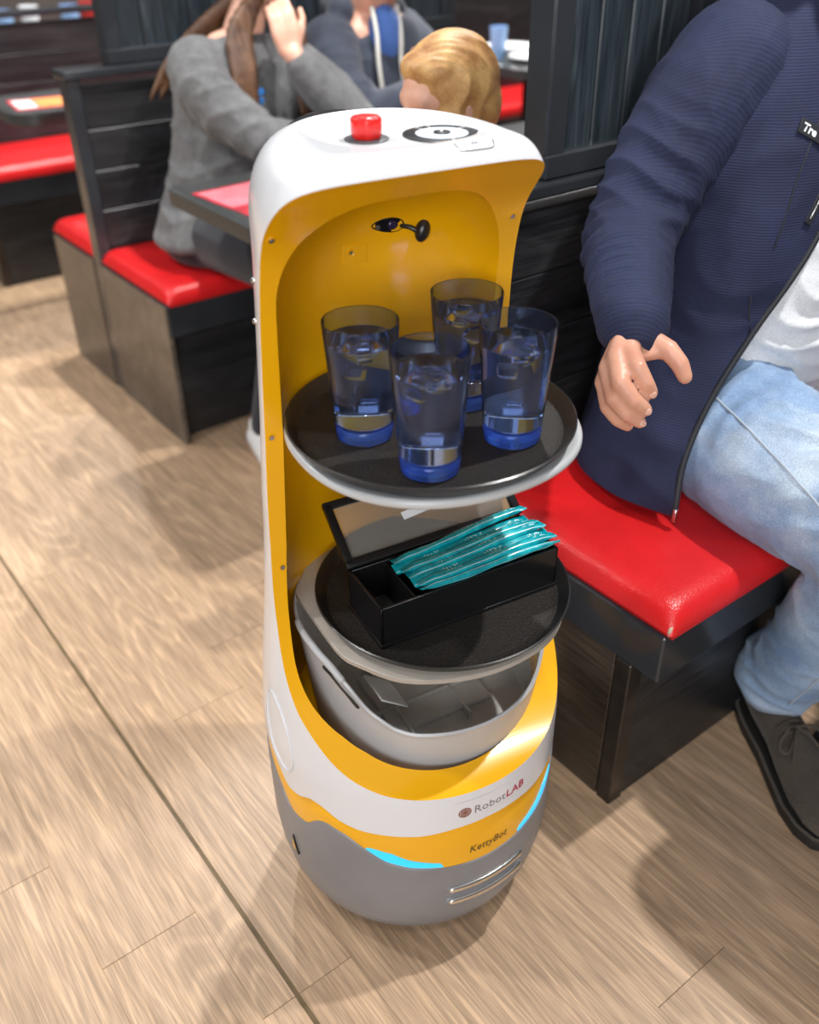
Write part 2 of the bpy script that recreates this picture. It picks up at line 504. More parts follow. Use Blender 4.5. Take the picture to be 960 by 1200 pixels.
def rnd(a, r, z): return Vector((r*math.sin(a), -r*math.cos(a), z))
# lower grey shell and yellow band
rows = [[rnd(a, .12, .022) for a in ANG]]
for z, r in ((.024, .165), (.032, .178), (.05, .192), (.08, .2045), (.12, .2125), (.16, .2162)): rows.append([rnd(a, r, z) for a in ANG])
rows.append([rnd(a, .2168, .5*(.17+zg(a))) for a in ANG])
rows.append([rnd(a, .2168, zg(a)-.0015) for a in ANG])
rows.append([rnd(a, .2155, zg(a)) for a in ANG])
rows.append([rnd(a, .205, zg(a)) for a in ANG])
base = obj('base_shell', stack(rows, True, False), M['grey'], robot, 40)
rows = [[rnd(a, .2148, min(zg(a)-.012, zw(a)-.02)) for a in ANG], [rnd(a, .2148, zg(a)+.3*(zw(a)-zg(a))) for a in ANG], [rnd(a, .2142, zg(a)+.72*(zw(a)-zg(a))) for a in ANG],
        [rnd(a, .2115, zg(a)+.86*(zw(a)-zg(a))) for a in ANG], [rnd(a, .2110, zw(a)+.006) for a in ANG]]
band = obj('yellow_band', stack(rows, False, False), M['yellow'], robot, 60)
# wheels just showing under the base
for s in (-1, 1):
    w = nb(); tube(w, [(s*.10-.014, 0, .036), (s*.10+.014, 0, .036)], [.036, .036], 20, 1)
    obj('wheel', w, M['black'], robot, 40)
# light strips
for s in (-1, 1):
    bm = nb(); n = 28; lo = []; hi = []
    for i in range(n+1):
        t = i/n; a = R(-45.0+28.5*t)*-s
        th = .0185*(math.sin(PI*min(t/.36, 1)/2)**.8 if t < .36 else (1-.66*((t-.36)/.64)**.8)) * (1 if t < .97 else .5)
        th = max(th, .0008) if 0 < i < n else .0003
        z0 = zg(a)+.0028
        lo.append((a, z0)); hi.append((a, z0+th))
    A = [bm.verts.new(rnd(a, .2162, z)) for a, z in lo]; B = [bm.verts.new(rnd(a, .2162, z)) for a, z in hi]
    A2 = [bm.verts.new(rnd(a, .2140, z)) for a, z in lo]; B2 = [bm.verts.new(rnd(a, .2140, z)) for a, z in hi]
    for i in range(n):
        bm.faces.new((A[i], A[i+1], B[i+1], B[i])); bm.faces.new((B[i], B[i+1], B2[i+1], B2[i])); bm.faces.new((A2[i], A2[i+1], A[i+1], A[i]))
    tag(obj('light_strip', bm, M['cyan'], robot, 40), 'glowing cyan light strip')
# chrome bumper slots
for z in (.163, .136):
    bm = nb(); pts = [rnd(R(a), .2172, z) for a in np.linspace(-13, 18, 20)]
    tube(bm, pts, .0056, 10, 3, sq=(tuple(rnd(R(2.5), 1, 0)), .7))
    s_ = obj('front_grille_bar', bm, M['chrome'], robot, 60)
    bm = nb(); pts = [rnd(R(a), .2108, z) for a in np.linspace(-14.2, 19.2, 20)]
    tube(bm, pts, .0078, 10, 3)
    obj('grille_slot', bm, M['grey'], s_, 60)
# triangular sensor on the left flank
bm = nb(); aa = R(-80)
tri = [(-2.6, .157), (1.6, .150), (-1.2, .186)]
F = [bm.verts.new(rnd(aa+R(d), .2185, z)) for d, z in tri]; Bk = [bm.verts.new(rnd(aa+R(d), .212, z)) for d, z in tri]
bm.faces.new(F)
for i in range(3): bm.faces.new((F[i], F[(i+1) % 3], Bk[(i+1) % 3], Bk[i]))
sq_ = obj('side_sensor', bm, M['black'], robot)
bm = nb()
F = [bm.verts.new(rnd(aa+R(d), .2192, z)) for d, z in [(-1.9, .1595), (.8, .1555), (-1.0, .180)]]; bm.faces.new(F)
obj('sensor_window', bm, mat('amber_window', (.75, .42, .10), .3), sq_)
# oval access flap on the white flank: raised outline
bm = nb()
out = []
for i in range(40):
    t = 2*PI*i/40
    a = -86+ (9.5*math.cos(t))*(1 if math.cos(t) < 0 else 1.0); z = .385+.055*math.sin(t)
    a += 4.5*(.385-z)/.055
    out.append(rnd(R(a), .2170 if z < .40 else .2170-(z-.40)*.03, z))
out.append(out[0])
# project the outline on the real shell
def on_shell(p, lift=.0006):
    d = Vector((p.x, p.y, 0)).normalized(); h = SHELL.ray_cast(p+d*.3, -d)
    return (h[0]+d*lift) if h[0] is not None else p
tube(bm, [on_shell(p) for p in out], .0011, 6, 1)
obj('flap_outline', bm, M['white'], robot, 60)

# lettering bent round the drum
def text_mesh(s, size, extr=.0, shear=0.0, bold=0.0):
    cu = bpy.data.curves.new('t', 'FONT'); cu.body = s; cu.size = size; cu.shear = shear; cu.offset = bold
    cu.resolution_u = 2; cu.extrude = extr
    o = bpy.data.objects.new('t', cu); C.objects.link(o); me = evaluated(o); bpy.data.objects.remove(o)
    return me
def bent_text(name, s, size, a0, r, z0, mt, parent, shear=0, bold=0, slope=0.0, sx=1.0):
    me = text_mesh(s, size, 0, shear, bold)
    b = bmesh.new(); b.from_mesh(me)
    bmesh.ops.subdivide_edges(b, edges=[e for e in b.edges if e.calc_length() > .006], cuts=2)
    wd = 0
    for v in b.verts:
        x, y = v.co.x*sx, v.co.y; wd = max(wd, x)
        v.co = rnd(a0 + x/r, r, z0+y+slope*x)
    me2 = bpy.data.meshes.new(name); b.to_mesh(me2); b.free()
    o = obj(name, me2, mt, parent); return o, a0+wd/r
plate_ = nb()
n = 16
ra = [R(-12.5+27*i/n) for i in range(n+1)]
lo = [plate_.verts.new(rnd(a, .2169, .311)) for a in ra]; hi = [plate_.verts.new(rnd(a, .2169, .345)) for a in ra]
for i in range(n): plate_.faces.new((lo[i], lo[i+1], hi[i+1], hi[i]))
dec = obj('maker_decal', plate_, M['white'], robot, 60)
t1, a1 = bent_text('decal_lettering', 'Robot', .0200, R(-5.6), .2172, .3165, M['label_grey'], dec)
bent_text('decal_lettering', 'LAB', .0200, a1+.004, .2172, .3165, M['label_red'], dec, bold=.0003)
bm = nb()
for rr, seg in ((.0086, 20), (.0060, 14), (.0032, 10)):
    pts = [(rr*math.cos(2*PI*i/seg), rr*.95*math.sin(2*PI*i/seg)) for i in range(seg)]
    tube(bm, [rnd(R(-9)+x/.217, .2172, .3235+y) for x, y in pts+pts[:1]], .0009, 5, 1, sq=(tuple(rnd(R(-9), 1, 0)), .3))
for t in range(4):
    an = PI*t/4
    tube(bm, [rnd(R(-9)+q*math.cos(an)/.217, .2172, .3235+q*math.sin(an)) for q in (-.0085, 0, .0085)], .0006, 5, 1, sq=(tuple(rnd(R(-9), 1, 0)), .3))
obj('decal_emblem', bm, M['label_brown'], dec, 60)
bent_text('model_lettering', 'KettyBot', .0185, R(-6.6), .2156, .2325, M['olive'], robot, shear=.18, bold=.0001, sx=.92)

# ---- top: emergency knob, speaker disc, power touch mark
ZD = 1.1207
def at(bm, p): bm.transform(Matrix.Translation(Vector(p))); return bm
kb = (-.022, .040, ZD)
pad_ = obj('knob_pad', at(lathe([(0, 0), (.0235, 0), (.024, .0008), (.023, .0014), (0, .0014)], 40), kb), M['darkgrey'], robot, 40)
bm = nb(); n = 48; rws = []
for z, g in ((0, -.0015), (.002, 0), (.017, .0006), (.020, 0), (.0215, -.002), (.022, -.006)):
    rws.append([Vector(((.0155+g)*(1+.03*(1 if (i % 8) < 5 else -1))*math.cos(2*PI*i/n), (.0155+g)*(1+.03*(1 if (i % 8) < 5 else -1))*math.sin(2*PI*i/n), z+.0016)) for i in range(n)])
bm.free(); bm = stack(rws)
obj('emergency_knob', at(bm, kb), M['red_knob'], robot, 45)
dc = (.058, .020, ZD)
ring = obj('speaker_ring', at(lathe([(.0, 0), (.0425, 0), (.0425, .0009), (.0415, .0012), (0, .0012)], 56), dc), M['black'], robot, 40)
obj('speaker_disc', at(lathe([(0, .0012), (.0285, .0012), (.0285, .0016), (0, .0017)], 48), dc), M['bluegrey'], ring, 40)
obj('speaker_hub', at(lathe([(0, .0015), (.0094, .0015), (.009, .0030), (.006, .0036), (.0042, .0026), (0, .0026)], 36), dc), M['black'], ring, 40)
for an in (22, 84, 106, 262):
    mm = Matrix.Translation(Vector(dc)) @ Matrix.Rotation(R(an), 4, 'Z')
    obj('ring_gap', bx((.0287, -.0008, .0010), (.0424, .0008, .00135), 0, 1, mm), M['white'], ring)
bm = nb(); pc = Vector((.058, -.0485, 0))
def top_z(x, y):
    h = SHELL.ray_cast(Vector((x, y, 1.3)), Vector((0, 0, -1))); return h[0].z if h[0] is not None else ZD
pts = [(-.0225, .0055), (-.0215, 0), (-.018, -.0035), (0, -.0042), (.018, -.0035), (.0215, 0), (.0225, .0055)]
pts = [tuple(p[:2]) for p in catmull([(q[0], q[1], 0) for q in pts], 5)]
tube(bm, [(pc.x+x, pc.y+y, top_z(pc.x+x, pc.y+y)+.0004) for x, y in pts], .0008, 5, 1)
tube(bm, [(pc.x+.0032*math.cos(t), pc.y+.003+.0032*math.sin(t), top_z(pc.x, pc.y+.003)+.0004) for t in np.linspace(0, 2*PI, 14)], .0005, 5, 1)
tube(bm, [(pc.x, pc.y+.0035, top_z(pc.x, pc.y)+.0003), (pc.x, pc.y+.007, top_z(pc.x, pc.y)+.0003)], .0003, 5, 1)
obj('power_mark', bm, M['darkgrey'], robot)

# ---- rear screen slab (black edge peeks past the white shoulder)
def rr_outline(w, z0, z1, r, n=10):
    o = []
    for cx_, cz_, s in ((w-r, z1-r, 0), (-(w-r), z1-r, 90), (-(w-r), z0+.02, 180), (w-r, z0+.02, 270)):
        q = r if s < 180 else .02
        if s >= 180: cx_ = math.copysign(w-.02, cx_)
        for i in range(n+1):
            t = R(s+90*i/n); o.append((cx_+q*math.cos(t), cz_+q*math.sin(t)))
    return o
def slab_y(ol, ys):
    bm = nb(); rw = []
    for y, g in ys: rw.append([bm.verts.new((x*(1-g), y, z-g*.05)) for x, z in ol])
    n = len(ol)
    for a, b in zip(rw, rw[1:]):
        for i in range(n): bm.faces.new((a[i], a[(i+1) % n], b[(i+1) % n], b[i]))
    bm.faces.new(rw[0]); bm.faces.new(list(reversed(rw[-1]))); return bm
scr = obj('display_housing', slab_y([(x+.022, z) for x, z in rr_outline(.094, .46, 1.1140, .085)], [(.195, .0), (.238, 0), (.244, .02)]), M['black'], robot, 40)
obj('display_glass', slab_y([(x+.022, z) for x, z in rr_outline(.085, .49, 1.104, .076)], [(.2435, 0), (.2475, .01)]), M['screenb'], scr, 40)
# small rivets along the left flank
for z, a in ((.985, -104), (.935, -106)):
    p = body_pt(R(a), z); bm = nb(); ell(bm, p, (.004, .004, .004), 2); obj('rivet', bm, M['steel'], robot, 60)

# ---- inside the bay: screws, patch, sensor bracket
def bay(x, z, d=(0, 1, 0), y0=-.4):
    h = LINER.ray_cast(Vector((x, y0, z)), Vector(d)); return h[0], h[1]
for x, z in ((-.152, 1.045), (.150, 1.022), (-.168, .62), (-.160, .80)):
    p, nrm = bay(x, z)
    if p is None: continue
    q = nrm.to_track_quat('Z', 'Y').to_matrix().to_4x4(); q.translation = p
    bm = lathe([(0, .0002), (.0055, .0002), (.0052, .0012), (.0036, .0010), (.0034, .0004)], 20); bm.transform(q)
    so = obj('screw_boss', bm, M['yellow'], robot, 40)
    bm = lathe([(0, .0006), (.0032, .0006), (.003, .0016), (.0012, .0016), (.001, .0010), (0, .0010)], 16); bm.transform(q)
    obj('screw', bm, M['steel'], so, 40)
p, nrm = bay(.004, .967)
q = nrm.to_track_quat('Z', 'Y').to_matrix().to_4x4(); q.translation = p
patch = obj('cover_patch', bx((-.0165, -.0115, 0), (.0165, .0115, .0022), .0004, 1, q), M['yellow'], robot, 40)
q2 = q @ Matrix.Translation((-.006, .002, 0))
bm = lathe([(0, .0022), (.0048, .0022), (.0045, .0034), (.003, .0026), (0, .0026)], 18); bm.transform(q2)
obj('patch_ring', bm, M['yellow'], patch, 40)
bm = lathe([(0, .0026), (.0026, .0026), (.0024, .0037), (.001, .0030), (0, .0030)], 14); bm.transform(q2)
obj('screw', bm, M['brass'], patch, 40)
# camera module: dark oval window and a hanging lens on a short arm
def basis_at(x, z):
    p, n_ = bay(x, z); qq = n_.to_track_quat('Z', 'Y').to_matrix().to_4x4(); qq.translation = p; return qq, p, n_

# camera module under the roof of the bay
def frame_at(p, nrm, upv=(0, 0, 1)):
    z = Vector(nrm).normalized(); x = Vector(upv).cross(z).normalized(); y = z.cross(x)
    mm = Matrix((x, y, z)).transposed().to_4x4(); mm.translation = Vector(p); return mm
hp, hn, _, _ = LINER.ray_cast(Vector((.0435, -.02, .985)), Vector((0, 1, .10)).normalized())
q = frame_at(hp, hn)
bm = nb(); pts = []
for i in range(36):
    t = 2*PI*i/36; x = .0195*math.cos(t); y = .0098*math.sin(t)*(1+.25*math.cos(t)); pts.append((x, y))
rows = [[q @ Vector((x*s, y*s, z)) for x, y in pts] for z, s in ((-.004, 1.06), (.0012, 1.06), (.0018, 1.0), (.0008, .94), (.0004, .5))]
bm.free()
win = obj('sensor_window', stack(rows), M['screenb'], robot, 40)
bm = nb(); ell(bm, q @ Vector((-.012, -.002, .0012)), (.0035, .002, .0035), 2)
obj('sensor_eye', bm, M['darkgrey'], win, 60)
bm = nb(); ell(bm, q @ Vector((.006, .001, .001)), (.0075, .003, .0065), 2)
obj('sensor_lens', bm, mat('violet_lens', (.02, .015, .05), .08), win, 60)
bm = nb()
tube(bm, [q @ Vector(p) for p in ((.017, -.001, .002), (.026, -.0005, .006), (.034, -.003, .010))], [.0028, .003, .0035], 10, 2)
arm = obj('sensor_arm', bm, M['black'], robot, 60)
bm = nb(); ell(bm, q @ Vector((.0415, -.0035, .010)), (.0095, .0085, .0145), 3, Matrix.Rotation(R(18), 3, 'Y'))
obj('sensor_pod', bm, M['black'], arm, 60)
obj('roof_tab', bx((-.008, -.007, -.001), (.008, .007, .002), .0008, 1, q @ Matrix.Translation((.030, .022, .001))), M['yellow'], robot, 40)

# shelves (fixed to the robot)
def outline_shelf(c, r, n=2.2, back=.13, N=96, xl=.157, yl=.035):
    o = []
    for i in range(N):
        a = 2*PI*i/N; sa, ca = math.sin(a), math.cos(a)
        x = c[0]+r*math.copysign(abs(sa)**(2/n), sa); y = c[1]-r*math.copysign(abs(ca)**(2/n), ca)
        k = min(max((y+.03)/.10, 0), 1); k = k*k*(3-2*k)
        lim = (r+.05)*(1-k)+k*(.140-.9*max(y-.06, 0))
        x = max(-lim, min(lim, x)); y = min(y, back); o.append((x, y))
    return o
def slab_z(ol, zs):
    c = (sum(p[0] for p in ol)/len(ol), sum(p[1] for p in ol)/len(ol))
    return stack([[Vector((c[0]+(x-c[0])*s, c[1]+(y-c[1])*s, z)) for x, y in ol] for z, s in zs])
us = outline_shelf((.018, -.030), .173, 2.25, xl=.145)
upper = obj('upper_shelf', slab_z(us, ((.7955, .955), (.797, .985), (.800, 1), (.804, 1), (.807, .992), (.8085, .975), (.8075, .958), (.8085, .940), (.8078, .93))), M['shelf'], robot, 50)
tag(upper, 'pale grey upper shelf plate')
ls = [(-.142, .061)]+[(-.1425, y) for y in (.03, 0, -.034)]
arc = catmull([(-.1425, -.034, 0), (-.140, -.08, 0), (-.127, -.110, 0), (-.095, -.156, 0), (-.04, -.186, 0), (.024, -.198, 0), (.097, -.187, 0), (.15, -.15, 0), (.18, -.09, 0), (.186, -.03, 0), (.178, .03, 0), (.16, .058, 0)], 6)
ls += [tuple(p[:2]) for p in arc[1:]]+[(.13, .10), (.07, .132), (0, .136), (-.07, .132), (-.11, .105)]
lower = obj('lower_shelf', slab_z(ls, ((.5365, .985), (.5375, 1), (.5435, 1), (.5445, .99))), M['plate'], robot, 50)
tag(lower, 'warm grey lower shelf plate')

# robot-frame placement for the loose things
RM = Matrix.Translation((RX, RY, 0)) @ Matrix.Rotation(RYAW, 4, 'Z')
def rloc(x, y, z): return RM @ Vector((x, y, z))

# ------------------------------------------------------------------ grey tub in the base
bin_ = thing('tub', 'grey plastic tub with dipped front rim sunk into the base ring of the robot', 'tub', rloc(.017, -.010, .333), RYAW)
hb = smooth_tab([(0, .097), (34, .098), (42, .105), (54, .130), (63, .163), (72, .186), (84, .197), (180, .20)], 6)
def tubr(z): return .156+.0215*(z/.2)**.9
def tub_rows(fr, dr, mn): return [[Vector(((tubr(hb(a)*f)-dr)*math.sin(a), -(tubr(hb(a)*f)-dr)*math.cos(a), mn+hb(a)*f*(1-mn/.1)*1.0)) for a in ANG] for f in fr]
outer = [[rnd(a, .135, 0.0) for a in ANG], [rnd(a, .150, .001) for a in ANG]]
for f in np.linspace(.05, 1, 16): outer.append([rnd(a, tubr(hb(a)*f), hb(a)*f) for a in ANG])
outer[-1:] = [[rnd(a, tubr(hb(a))+.0012, hb(a)-.002) for a in ANG], [rnd(a, tubr(hb(a))-.001, hb(a)+.0012) for a in ANG], [rnd(a, tubr(hb(a))-.0034, hb(a)+.0004) for a in ANG]]
wall = obj('tub_wall', stack(outer, True, False), M['bin_grey'], bin_, 50)
inner = [[rnd(a, tubr(hb(a)*f)-.0034, .003+(hb(a)-.003)*f) for a in ANG] for f in (1, .8, .6, .4, .2, .06)]
inner.append([rnd(a, .146, .0035) for a in ANG])
obj('tub_lining', stack(inner, False, True), M['bin_in_lit'], bin_, 50)
# moulded step and ribs on the floor of the tub
stp = nb()
fl = obj('floor_step', bx((-.075, -.055, .003), (.085, .075, .013), .003), M['bin_in_lit'], bin_, 40)
for lo, hi in (((-.10, -.012, .003), (.11, -.007, .0165)), ((.035, -.075, .003), (.040, .10, .0165)), ((-.055, -.075, .003), (-.051, .09, .0165))):
    obj('floor_rib', bx(lo, hi, .001, 1), M['bin_in_lit'], bin_, 40)
obj('side_flap', bx((-.135, -.075, .03), (-.085, -.02, .033), .001, 1, Matrix.Translation((-.02, -.005, .006)) @ Matrix.Rotation(R(38), 4, 'Y')), M['bin_in_lit'], bin_, 40)
# handle slot with thick lip on the left
bm = nb()
tube(bm, [rnd(R(a), tubr(hb(R(a)))-.001, hb(R(a))-.002) for a in np.linspace(-100, -66, 18)], [.0048]*18, 10, 2)
obj('handle_lip', bm, M['bin_grey'], bin_, 60)
bm = nb()
tube(bm, [rnd(R(a), tubr(hb(R(a))-.018)-.0022, hb(R(a))-.0185) for a in np.linspace(-76, -59, 18)], [.0045]*18, 8, 2, sq=((0, 0, 1), 1.0))
obj('handle_slot', bm, M['black'], bin_, 60)

# ------------------------------------------------------------------ trays
def tray(name, label, c, rz):
    t = thing(name, label, 'tray', rloc(*c), RYAW, None); t.scale = (.982, .982, 1)
    pr = [(0, 0), (.148, 0), (.156, .001), (.162, .006), (.169, .0155), (.1722, .0182), (.1742, .0172), (.1738, .0158), (.1715, .0152), (.165, .0045), (.159, -.0008), (.150, -.0018), (0, -.0018)]
    obj('tray_rim', lathe([(.158, .0022), (.162, .006), (.169, .0155), (.1722, .0182), (.1742, .0172), (.1738, .0158), (.1715, .0152), (.165, .0045), (.159, -.0012), (.150, -.0022), (.150, -.001)], 96), M['black'], t, 45)
    obj('tray_floor', lathe([(0, .0002), (.146, .0002), (.154, .0008), (.1595, .0032), (.158, .0010), (.150, -.0015), (0, -.0015)], 96), M['tray'], t, 45)
    return t
tray('serving_tray', 'round black tray holding four tumblers, on the upper shelf of the robot', (.009, -.043, .8110), 0)
tray('serving_tray', 'round black tray under the straw box, on the lower shelf of the robot', (.032, -.036, .5470), 0)

# ------------------------------------------------------------------ tumblers
M['tumbler'] = glass('blue_tumbler_plastic', (.58, .70, 1.0), .0, 1.28)
M['tumbler'].node_tree.nodes['Principled BSDF'].inputs['Transmission Weight'].default_value = .99
M['tumbler_base'] = glass('blue_tumbler_base', (.14, .33, 1.0), .05, 1.42)
M['tumbler_base'].node_tree.nodes['Principled BSDF'].inputs['Transmission Weight'].default_value = .75
M['water'] = glass('water', (.93, .97, 1.0), .0, 1.33)
M['ice'] = glass('ice', (.96, .98, 1.0), .04, 1.10)
H = .141
prof_t = [(0, 0), (.028, 0), (.0315, .0008), (.0328, .003), (.0335, .008), (.0428, H-.001), (.0424, H+.0003), (.0414, H), (.0327, .0215), (.030, .0200), (0, .0197)]
def ro(z): return .0335+(.0428-.0335)*(z-.008)/(H-.009)
wl = .118
prof_w = [(0, .0201), (.0297, .0204), (.0326, .0230), (ro(wl)-.00145, wl+.0010), (ro(wl)-.0026, wl), (0, wl-.0004)]
me_t = None
def tumbler(label, x, y, yaw, first=None):
    t = thing('tumbler', label, 'glass', rloc(x, y, .8115), yaw, 'blue plastic tumblers on the upper tray')
    return t
GL = [('blue tumbler of iced water at the left, nearest the yellow wall', -.069, -.026, .3),
      ('blue tumbler of iced water in front, overlapping the others', -.041, -.130, 1.4),
      ('blue tumbler of iced water at the right, covered in droplets', .076, -.115, 2.6),
      ('blue tumbler of iced water at the back, half hidden', .076, -.010, 4.2)]
icem = None
for k, (lab, x, y, yaw) in enumerate(GL):
    t = tumbler(lab, x, y, yaw)
    if k == 0:
        c = obj('cup', lathe(prof_t, 64), M['tumbler'], t, 40); me_c = c.data
        bfoot = obj('thick_foot', lathe([(0, .0011), (.0305, .0013), (.0322, .0035), (.0327, .009), (.0330, .0172), (.032, .0188), (0, .0190)], 48), M['tumbler_base'], t, 40); me_f = bfoot.data
        w = obj('water', lathe(prof_w, 64), M['water'], t, 40); me_w = w.data
    else:
        for nm, me in (('cup', me_c), ('thick_foot', me_f), ('water', me_w)):
            o = bpy.data.objects.new(nm, me); C.objects.link(o); o.parent = t
    for j in range(4):
        an = rng.uniform(0, 2*PI); rr = rng.uniform(.004, .021)
        zz_ = wl+.001-rng.uniform(0, .004) if j < 3 else wl-.016-rng.uniform(0, .008)
        mm = Matrix.Translation((rr*math.cos(an), rr*math.sin(an), zz_-.006)) @ Matrix.Rotation(rng.uniform(0, 3), 4, 'Z') @ Matrix.Rotation(rng.uniform(-.5, .5), 4, 'X')
        b = bx((-.0095, -.008, -.0075), (.0095, .008, .0075), .003, 2, mm)
        obj('ice_cube', b, M['ice'], t, 60)
    if k == 2:
        bm = nb()
        for j in range(70):
            an = rng.uniform(0, 2*PI); z = rng.uniform(.02, H-.01)
            ell(bm, (ro(z)*math.cos(an), ro(z)*math.sin(an), z), (.0006, .0006, rng.uniform(.0005, .0009)), 1)
        tag(obj('droplets', bm, M['ice'], t, 60), kind='stuff')

# ------------------------------------------------------------------ straw box with hinged lid
sb_ = thing('straw_box', 'open black box with a clear hinged lid, on the lower tray of the robot', 'box', rloc(.0405, -.054, .5478), RYAW)
# local: x -.1325...1325, y -.046...046, z 0...062
bxw, byw, bh, tw = .1325, .046, .062, .004
bm = nb()
box(bm, (-bxw-.002, -byw-.002, 0), (bxw+.002, byw+.002, .005), .0015)
for lo, hi in (((-bxw, -byw, .004), (bxw, -byw+tw, bh)), ((-bxw, byw-tw, .004), (bxw, byw, bh)), ((-bxw, -byw, .004), (-bxw+tw, byw, bh)), ((bxw-tw, -byw, .004), (bxw, byw, bh))):
    box(bm, lo, hi, .0007, 1)
obj('box_body', bm, M['blackbox'], sb_, 40)
obj('divider', bx((-.082, -byw+tw, .005), (-.079, byw-tw, bh-.004), .0006, 1), M['blackbox'], sb_)
obj('compartment_floor', bx((-bxw+tw, -byw+tw, .0045), (-.082, byw-tw, .0062)), mat('worn_black_liner', (.03, .035, .032), .5, var=.7, vscale=60), sb_)
LM = Matrix.Translation((0, byw-.001, bh+.001)) @ Matrix.Rotation(R(-51), 4, 'X')   # lid leaning back
lh, lw = .094, bxw+.002
fr = nb()
for lo, hi in (((-lw, -.006, 0), (lw, .004, .012)), ((-lw, -.006, lh-.010), (lw, .004, lh)), ((-lw, -.006, .004), (-lw+.011, .004, lh-.004)), ((lw-.011, -.006, .004), (lw, .004, lh-.004))):
    box(fr, lo, hi, .0015, 2, LM)
lid = obj('lid_frame', fr, M['blackbox'], sb_, 40)
obj('lid_window', bx((-lw+.009, -.0008, .010), (lw-.009, .0012, lh-.008), 0, 1, LM), M['clear'], lid)
obj('lid_label', bx((-.030, -.0016, .044), (.038, -.0009, .055), 0, 1, LM @ Matrix.Rotation(R(-5), 4, 'Y')), M['paper'], lid)
# wrapped straws
mt, nt, b = nodes_mat('teal_wrapper')
tc = nt.nodes.new('ShaderNodeTexCoord'); sep = nt.nodes.new('ShaderNodeSeparateXYZ'); nt.links.new(tc.outputs['Object'], sep.inputs[0])
wn_ = nt.nodes.new('ShaderNodeTexNoise'); wn_.inputs['Scale'].default_value = 60; nt.links.new(tc.outputs['Object'], wn_.inputs['Vector'])
cc = ramp(nt, wn_.outputs['Fac'], [(.3, (.0, .21, .26)), (.6, (.0, .36, .42)), (.78, (.02, .48, .54))])
# printed dashes in a line along the wrapper
pr_ = nt.nodes.new('ShaderNodeTexNoise'); pr_.inputs['Scale'].default_value = 1.0; pr_.inputs['Detail'].default_value = 2
mp_ = nt.nodes.new('ShaderNodeMapping'); mp_.inputs['Scale'].default_value = (420, 260, 1); nt.links.new(tc.outputs['Object'], mp_.inputs['Vector']); nt.links.new(mp_.outputs['Vector'], pr_.inputs['Vector'])
def math_n(op, a, b_=None, c_=None):
    n_ = nt.nodes.new('ShaderNodeMath'); n_.operation = op
    for i_, v in enumerate((a, b_, c_)):
        if v is None: continue
        if isinstance(v, (int, float)): n_.inputs[i_].default_value = v
        else: nt.links.new(v, n_.inputs[i_])
    return n_.outputs[0]
band_ = math_n('COMPARE', sep.outputs['Y'], .0012, .0017)
wv = math_n('GREATER_THAN', math_n('SINE', math_n('MULTIPLY', sep.outputs['X'], 95.0)), .35)
dots = math_n('GREATER_THAN', pr_.outputs['Fac'], .56)
msk = math_n('MULTIPLY', math_n('MULTIPLY', band_, wv), dots)
edge = math_n('COMPARE', sep.outputs['Y'], -.0060, .0003)
msk = math_n('MAXIMUM', msk, math_n('MULTIPLY', edge, .75))
c_ = mixc(nt, cc, (.75, .86, .88), msk)
nt.links.new(c_, b.inputs['Base Color']); S(b, Roughness=.22, Specular_IOR_Level=.7)
bump(nt, b, wn_.outputs['Fac'], .35, .002)
M['teal'] = mt
def packet_bm():
    n, L2 = 40, .104; bm = nb(); rows = []
    for i in range(n+1):
        x = -L2+2*L2*i/n; e = (L2-abs(x))
        k = min(e/.012, 1); wv_ = .0078*(.80+.20*k) if e < .016 else .0078; th = .0009+.0042*min(max((e-.006)/.016, 0), 1)**.6
        if e < .006: wv_ = .0088+.0006*math.sin(i*2)
        r = []
        for j in range(12):
            a = 2*PI*j/12; y = wv_*math.cos(a); z = th*math.copysign(abs(math.sin(a))**.8, math.sin(a))
            z += .0006*math.sin(x*90+j)+ .0012*math.sin(x*37)
            r.append(Vector((x, y, z)))
        rows.append(r)
    return stack(rows)
pk = packet_bm(); pkm = bpy.data.meshes.new('packet'); pk.to_mesh(pkm); pk.free(); finish(pkm, 50); pkm.materials.append(M['teal'])
PK = [((-.046, -.030, .6155), (.176, -.022, .6325), .25, 'wrapped straw nearest the clear lid, lying highest on its pile'),
      ((-.044, -.040, .6120), (.168, -.036, .6215), -.2, 'wrapped straw second from the clear lid, sunk between its neighbours'),
      ((-.040, -.052, .6165), (.172, -.050, .6260), .35, 'wrapped straw third from the clear lid'),
      ((-.036, -.064, .6150), (.174, -.062, .6270), .15, 'wrapped straw in the middle of the box, broad side up'),
      ((-.033, -.076, .6135), (.171, -.073, .6195), -.25, 'wrapped straw third from the front wall of the box'),
      ((-.032, -.085, .6165), (.176, -.083, .6215), .2, 'wrapped straw second from the front wall of the box, printed side up'),
      ((-.030, -.0925, .6135), (.174, -.0915, .6155), .55, 'wrapped straw along the front wall of the box')]
for a, b_, rollk, lab in PK:
    A, B = rloc(*a), rloc(*b_)
    o = bpy.data.objects.new('wrapped_straw', pkm); C.objects.link(o)
    x = (B-A).normalized(); y = Vector((0, 0, 1)).cross(x).normalized(); z = x.cross(y)
    mm = Matrix((x, y, z)).transposed().to_4x4() @ Matrix.Rotation(-rollk, 4, 'X'); mm.translation = (A+B)/2
    o.matrix_world = mm
    tag(o, 'teal '+lab, 'straw', 'wrapped straws in the black box')

